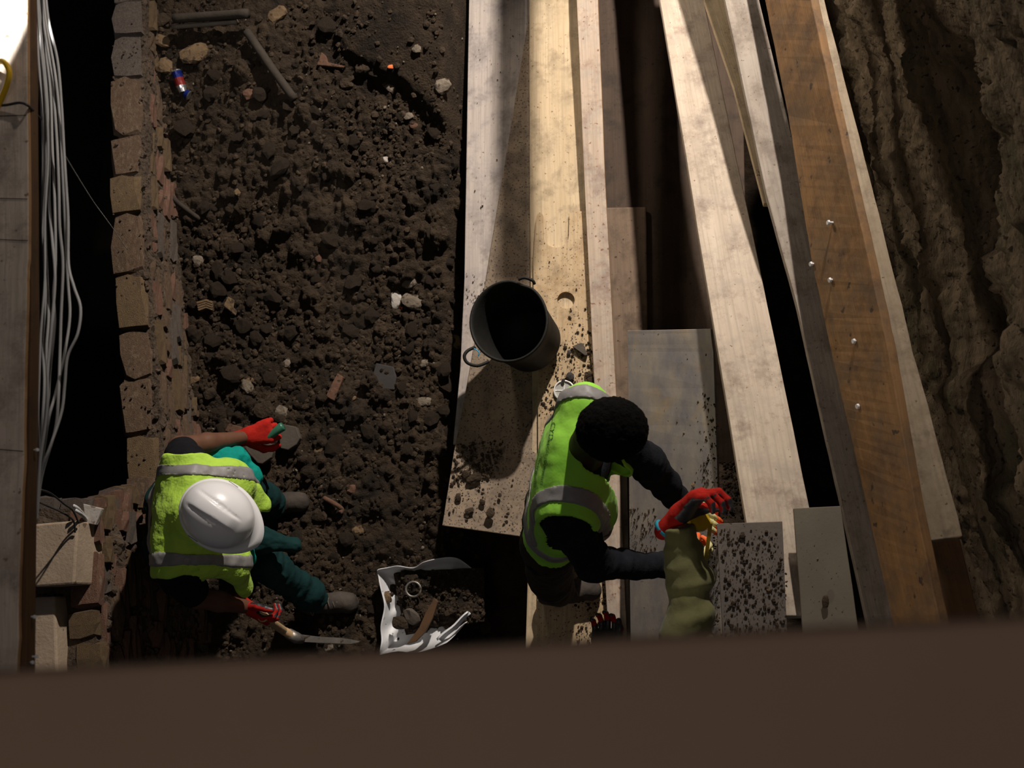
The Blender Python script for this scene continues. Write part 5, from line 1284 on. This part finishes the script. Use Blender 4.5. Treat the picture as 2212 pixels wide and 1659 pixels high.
# what he holds: green-handled tool and a hand pick
gt_ = empty('hand_tool', P(595, 932, .58)); tag(gt_, 'short green-handled tool gripped in the raised red glove', 'tool')
v, f = tube([P(572, 950, .60), P(582, 942, .60), P(596, 932, .60), P(609, 922, .60), P(612, 920, .60)], [.014, .016, .018, .021, .018], 16); mesh('grip', v, f, M['green_plastic'], gt_, smooth=True)
v, f = tube([P(560, 958, .60), P(572, 950, .60)], [.007, .007], 10); mesh('shank', v, f, M['steel'], gt_, smooth=True)
pk = empty('hand_pick', P(660, 1382, .3)); tag(pk, 'wooden-handled pick with a long pointed steel blade in the lower red glove', 'tool')
hA, hB = P(568, 1332, .70), P(612, 1362, .36)
v, f = tube([hA + nrm(hA - hB) * .002, hA, hA * .7 + hB * .3, hB, P(640, 1378, .30)], [.0205, .0225, .0185, .018, .022], 20); mesh('handle', v, f, M['handle_wood'], pk, smooth=False)
cd = nrm(hA - hB); e_1 = nrm(np.cross(cd, [1, 0, 0])); e_2 = np.cross(cd, e_1)
mesh('handle_hole', [hA + cd * .0032 + (e_1 * math.cos(t) + e_2 * math.sin(t)) * .004 for t in np.linspace(0, 6.283, 11)[:-1]], [tuple(range(10))], M['reed'], pk)
v, f = tube([P(622, 1368, .33), P(640, 1378, .30), P(654, 1382, .27)], [.024, .026, .018], 14); mesh('socket', v, f, M['steel'], pk, smooth=True)
bl = []
for (px, py, zz, wd) in ((645, 1378, .285, .016), (690, 1382, .22, .013), (735, 1384, .16, .0125), (758, 1386, .12, .010), (776, 1386, .10, .0015)):
    c = P(px, py, zz); bl += [c + np.array([0, wd, 0]), c + np.array([0, -wd, 0]), c + np.array([0, -wd, -.006]), c + np.array([0, wd, -.006])]
fs = [(i * 4 + j, i * 4 + (j + 1) % 4, (i + 1) * 4 + (j + 1) % 4, (i + 1) * 4 + j) for i in range(4) for j in range(4)] + [(3, 2, 1, 0), (16, 17, 18, 19)]
mesh('blade', bl, fs, M['steel'], pk)

# ------------------------------------------------------------------ worker 2: bare dark hair
w2 = empty('person', P(1215, 1240, .232))
tag(w2, 'person with short black hair, dark top and lime vest bending over the planks', 'person')
T2 = dict(pelvis=P(1192, 1128, 1.02), neck=P(1258, 985, 1.60), shL=P(1262, 892, 1.60), shR=P(1222, 1118, 1.60), g=1.0)
T2['U'], T2['L'], T2['F'] = frame(T2['neck'] - T2['pelvis'], T2['shL'] - T2['shR'])
elL, wrL = P(1400, 1000, 1.30), P(1474, 1092, 1.05)
elR, wrR = P(1285, 1218, 1.34), P(1470, 1222, 1.08)
hc2 = P(1320, 934, 1.83)
f2 = nrm(np.array([.80, -.12, -.55])); u2 = nrm(np.array([.45, .08, .85]))
hipL, hipR = T2['pelvis'] + T2['L'] * .09, T2['pelvis'] - T2['L'] * .09
anL, anR = P(1235, 1160, .34), P(1205, 1275, .34)
knL, knR = P(1235, 1150, .66), P(1188, 1250, .66)
s = SDF(*bounds([T2['pelvis'], T2['neck'], elL, wrL, elR, wrR, hc2, knL, knR, anL, anR], .17), .008)
torso(s, T2, -.008)
for a, b, c in ((T2['shL'], elL, wrL), (T2['shR'], elR, wrR)):
    s.cap(a, b, .052, .042, k=.03); s.cap(b, b * .6 + c * .4, .042, .039, k=.02); s.cap(b * .6 + c * .4, c, .039, .027, k=.02)
for a, b, c in ((hipL, knL, anL), (hipR, knR, anR)):
    s.cap(a, b, .085, .056, k=.03); s.cap(b, b * .65 + c * .35, .055, .052, k=.02); s.cap(b * .65 + c * .35, c, .052, .036, k=.02)
ff, ll, uu = head(s, hc2, f2, u2, neck=T2['neck'])
cloth('body', s, M['skin_dark'], w2, [(30, .001, 0)], 2); eyes(w2, hc2, ff, ll, uu)
s = SDF(*bounds([hc2], .16), .0045); s.ell(hc2 + uu * .024 - ff * .012, (ff, ll, uu), (.106, .098, .112), k=.02)
p = s.pts(); q = p - hc2; qa, qb, ql = q @ ff, q @ uu, np.abs(q @ ll)
s.F = np.maximum(s.F, np.where(qa > .0, (.052 + .0 * qa) - qb + np.maximum(qa - .04, 0) * .3, np.maximum(-.045 - qb, np.where(ql > .06, .015 + qa * .6 - qb, -1))))
cloth('hair', s, M['hair'], w2, [(60, .004, 0), (140, .003, 5)], 1)
# long-sleeved top
s = SDF(*bounds([T2['pelvis'], T2['neck'], elL, wrL, elR, wrR], .2), .0068); torso(s, T2, .010)
for a, b, c in ((T2['shL'], elL, wrL), (T2['shR'], elR, wrR)):
    s.cap(a, b, .074, .060, k=.04); s.cap(b, c, .060, .044, k=.03)
p = s.pts(); up = (p - T2['neck']) @ T2['U']; ne = nrm(T2['neck'] - T2['pelvis'])
nd = np.linalg.norm((p - T2['neck']) - up[..., None] * T2['U'], axis=-1)
s.F = np.maximum(s.F, np.where(nd < .11, up - .03, -1)); s.F = np.maximum(s.F, -((p - wrL) @ nrm(elL - wrL)) - .0 + np.where(np.linalg.norm(p - wrL, axis=-1) < .1, 0, -9)); s.F = np.maximum(s.F, -((p - wrR) @ nrm(elR - wrR)) + np.where(np.linalg.norm(p - wrR, axis=-1) < .1, 0, -9))
cloth('jumper', s, M['navy_cloth'], w2, [(13, .010, 3), (stretch_mat(wrL - elL, 34, 9), .007, 8), (stretch_mat(wrR - elR, 34, 9), .007, 2)], 2)
s = SDF(*bounds([T2['pelvis'], knL, knR, anL, anR], .2), .008)
s.cap(T2['pelvis'] - T2['L'] * .07, T2['pelvis'] + T2['L'] * .07, .115, k=.05, n=T2['F'], sq=1.25)
for a, b, c in ((hipL, knL, anL), (hipR, knR, anR)):
    s.cap(a, b, .106, .084, k=.04); s.cap(b, c, .082, .072, k=.03)
p = s.pts(); s.F = np.maximum(s.F, .30 - p[..., 2])
cloth('trousers', s, M['brown_cloth'], w2, [(9, .012, 4), (30, .004, 2)], 2)
pan = [(P(1285, 1060, 1.50), P(1300, 1100, 1.36), .09, .085), (P(1275, 930, 1.55), P(1345, 1010, 1.40), .06, .05)]
vo2 = vest_of(w2, T2, M['vest2'], hem=.55, lat=.215, infl=.036, panels=pan, stripes=(.160,), sw=.026, waist=(.43,), wr=((7, .010, 4), (22, .004, 17)), front=.04, neck_r=.082, neck_fwd=.03)
hand('glove', w2, wrL, P(1520, 1112, 1.0) - wrL, np.array([.1, -1., .2]), M['cream_glove'], None, curl=(.12, .16, .14, .18), scale=1.12, thumb_curl=.3, tips=M['orange_tip'], side_thumb=1)
hand('glove', w2, wrR, P(1530, 1208, 1.04) - wrR, np.array([0, .6, .6]), M['cream_glove'], None, curl=(.8, .85, .85, .85), scale=1.08, thumb_curl=.6, tips=M['orange_tip'], side_thumb=-1)
boot(w2, P(1228, 1160, .232), P(1300, 1140, .232), .234, M['boot'], shin=knL)
boot(w2, P(1198, 1284, .232), P(1262, 1276, .232), .234, M['boot'], shin=knR)

# ------------------------------------------------------------------ person 3: olive sleeve, mostly under the rail
w3 = empty('person', P(1400, 1560, .23))
tag(w3, 'person in olive fleece whose arm and red glove reach in from the rail', 'person')
T3 = dict(pelvis=P(1395, 1590, 1.08), neck=P(1425, 1560, 1.66), shL=P(1325, 1560, 1.62), shR=P(1480, 1500, 1.62), g=1.0)
T3['U'], T3['L'], T3['F'] = frame(T3['neck'] - T3['pelvis'], T3['shL'] - T3['shR'])
elR, wrR = P(1490, 1262, 1.62), P(1466, 1138, 1.66)
elL, wrL = P(1290, 1500, 1.35), P(1296, 1410, 1.12)
hc3 = P(1435, 1535, 1.86); f3, u3 = nrm([.1, .9, -.45]), nrm([0, .4, .9])
hipL, hipR = T3['pelvis'] + T3['L'] * .09, T3['pelvis'] - T3['L'] * .09
anL, anR = T3['pelvis'] + T3['L'] * .12 - [0, 0, .70], T3['pelvis'] - T3['L'] * .12 - [0, 0, .70]
knL, knR = (hipL + anL) / 2 + T3['F'] * .03, (hipR + anR) / 2 + T3['F'] * .03
s = SDF(*bounds([T3['pelvis'], T3['neck'], elL, wrL, elR, wrR, hc3, anL, anR], .17), .010)
torso(s, T3, -.008)
for a, b, c in ((T3['shL'], elL, wrL), (T3['shR'], elR, wrR)):
    s.cap(a, b, .050, .041, k=.03); s.cap(b, c, .041, .027, k=.02)
for a, b, c in ((hipL, knL, anL), (hipR, knR, anR)):
    s.cap(a, b, .083, .055, k=.03); s.cap(b, c, .054, .036, k=.02)
ff, ll, uu = head(s, hc3, f3, u3, neck=T3['neck']); cloth('body', s, M['skin'], w3, None, 2); eyes(w3, hc3, ff, ll, uu)
s = SDF(*bounds([hc3], .16), .006); s.ell(hc3 + uu * .024 - ff * .012, (ff, ll, uu), (.106, .086, .112), k=.02)
p = s.pts(); q = p - hc3; qa, qb = q @ ff, q @ uu; s.F = np.maximum(s.F, np.where(qa > 0, .05 - qb, -.045 - qb)); cloth('hair', s, M['hair'], w3, [(60, .004, 0)], 1)
s = SDF(*bounds([T3['pelvis'], T3['neck'], elL, wrL, elR, wrR], .2), .0062); torso(s, T3, .014)
for a, b, c in ((T3['shL'], elL, wrL), (T3['shR'], elR, wrR)):
    s.cap(a, b, .082, .070, k=.04); s.cap(b, c, .069, .050, k=.03)
p = s.pts(); up = (p - T3['neck']) @ T3['U']; nd = np.linalg.norm((p - T3['neck']) - up[..., None] * T3['U'], axis=-1)
s.F = np.maximum(s.F, np.where(nd < .11, up - .02, -1))
for e_, w_ in ((elL, wrL), (elR, wrR)): s.F = np.maximum(s.F, -((p - w_) @ nrm(e_ - w_)) + np.where(np.linalg.norm(p - w_, axis=-1) < .1, 0, -9))
cloth('fleece', s, M['olive'], w3, [(stretch_mat(wrR - elR, 20, 6), .020, 8), (13, .008, 3), (34, .003, 1)], 2)
s = SDF(*bounds([T3['pelvis'], anL, anR], .2), .010); s.cap(T3['pelvis'] - T3['L'] * .075, T3['pelvis'] + T3['L'] * .075, .13, k=.05, n=T3['F'], sq=1.15)
for a, b, c in ((hipL, knL, anL), (hipR, knR, anR)): s.cap(a, b, .104, .082, k=.04); s.cap(b, c, .08, .070, k=.03)
cloth('trousers', s, M['navy_cloth'], w3, [(9, .010, 4)], 2)
hnd, H3 = hand('glove', w3, wrR + nrm(wrR - elR) * .03, P(1512, 1072, 1.70) - P(1468, 1118, 1.66), np.cross(P(1512, 1072, 1.70) - P(1468, 1118, 1.66), [.62, -.58, .12]), M['red_glove'], M['glove_black'], curl=(.85, .85, .88, .9), scale=1.22, spread=.004, thumb_curl=.6, cuff=M['cuff_blue'], side_thumb=-1)
hand('glove', w3, wrL, P(1306, 1372, 1.06) - wrL, np.array([1, 0, .3]), M['red_glove'], M['glove_black'], curl=(.9, .9, .9, .9), scale=1.05, cuff=M['cuff_blue'], side_thumb=-1)
boot(w3, anL[:2], (anL + T3['F'] * .1)[:2], .24, M['boot'], lace=False); boot(w3, anR[:2], (anR + T3['F'] * .1)[:2], .28, M['boot'], lace=False)

# ------------------------------------------------------------------ tape measure
tm = empty('tape_measure', P(1512, 1128, 1.60)); tag(tm, 'yellow and black tape measure pulled out between the red glove and the lower cream glove', 'tape measure')
c = P(1510, 1126, 1.60); v, f = tube([c - np.array([.01, .004, .012]), c, c + np.array([.012, .006, .014])], [.030, .034, .030], 20); mesh('case', v, f, M['tape_yellow'], tm, smooth=False)
a, b = P(1535, 1130, 1.58), P(1525, 1206, 1.10); wv_ = np.array([.0065, 0, .0]); th = np.array([0, .0012, 0])
mesh('tape_blade', [a - wv_ - th, a + wv_ - th, b + wv_ - th, b - wv_ - th, a - wv_ + th, a + wv_ + th, b + wv_ + th, b - wv_ + th], [(0, 1, 2, 3), (7, 6, 5, 4), (0, 4, 5, 1), (1, 5, 6, 2), (2, 6, 7, 3), (3, 7, 4, 0)], M['tape_yellow'], tm)
stone(1540, 1346, 30, 20, M['red_glove'], 'small red scrap lying beside the dirty panel', 'red_scrap', cat='scrap', up=.12)

# ------------------------------------------------------------------ printing on the lime vest's back
def vest_text(body, size_px, start, end, target, squeeze=1.0):
    cu = bpy.data.curves.new('lettering', 'FONT'); cu.body = body; cu.size = 1.0; cu.space_character = 1.1
    to = bpy.data.objects.new('lettering', cu); COL.objects.link(to); bpy.context.view_layer.update()
    dg = bpy.context.evaluated_depsgraph_get(); me = bpy.data.meshes.new_from_object(to.evaluated_get(dg)); COL.objects.unlink(to); bpy.data.objects.remove(to)
    bm = bmesh.new(); bm.from_mesh(me); bmesh.ops.triangulate(bm, faces=bm.faces[:])
    vt = np.array([v_.co for v_ in bm.verts]); ft = [tuple(v_.index for v_ in f_.verts) for f_ in bm.faces]; bm.free()
    wd = vt[:, 0].max(); path = smooth_path([np.array([a_, b_, 0.]) for a_, b_ in start], 8); path = np.array(path)[:, :2]
    cl = np.r_[0, np.cumsum(np.linalg.norm(np.diff(path, axis=0), axis=1))]
    from mathutils.bvhtree import BVHTree
    m_ = target.data; off = np.array(origin_of(target)) if target.parent else np.zeros(3)
    bv = BVHTree.FromPolygons([tuple(np.array(v_.co) + off) for v_ in m_.vertices], [tuple(p_.vertices) for p_ in m_.polygons])
    out = []
    for x_, y_, _ in vt:
        t = x_ / wd * cl[-1]; i = min(np.searchsorted(cl, t, 'right') - 1, len(path) - 2); fr = (t - cl[i]) / max(cl[i + 1] - cl[i], 1e-6)
        p_ = path[i] * (1 - fr) + path[i + 1] * fr; tg = path[i + 1] - path[i]; tg = tg / np.linalg.norm(tg); nm_ = np.array([-tg[1], tg[0]])
        p_ = p_ - nm_ * (y_ - .35) * size_px
        d_ = ray(p_[0], p_[1]); hit = bv.ray_cast(Vector(EYE), Vector(d_))
        out.append(np.array(hit[0] + hit[1] * .0012) if hit[0] is not None else None)
    good = [f_ for f_ in ft if all(out[i] is not None for i in f_) and max(np.linalg.norm(out[f_[0]] - out[f_[1]]), np.linalg.norm(out[f_[1]] - out[f_[2]])) < .08]
    out = [o_ if o_ is not None else np.array(target.location) + off for o_ in out]
    if good:
        used = sorted({i for f_ in good for i in f_}); mp = {i: n_ for n_, i in enumerate(used)}
        mesh('lettering', [out[i] for i in used], [tuple(mp[i] for i in f_) for f_ in good], M['print'], target)
vest_text('CYD', 13, [(1197, 912), (1192, 935), (1190, 950)], None, vo2)
vest_text('HOCGE EQUIPMENTS', 7, [(1186, 950), (1181, 985), (1175, 1015), (1170, 1048)], None, vo2)
vest_text('IIII II III IIIIII', 5, [(1168, 990), (1160, 1015), (1155, 1052)], None, vo2)
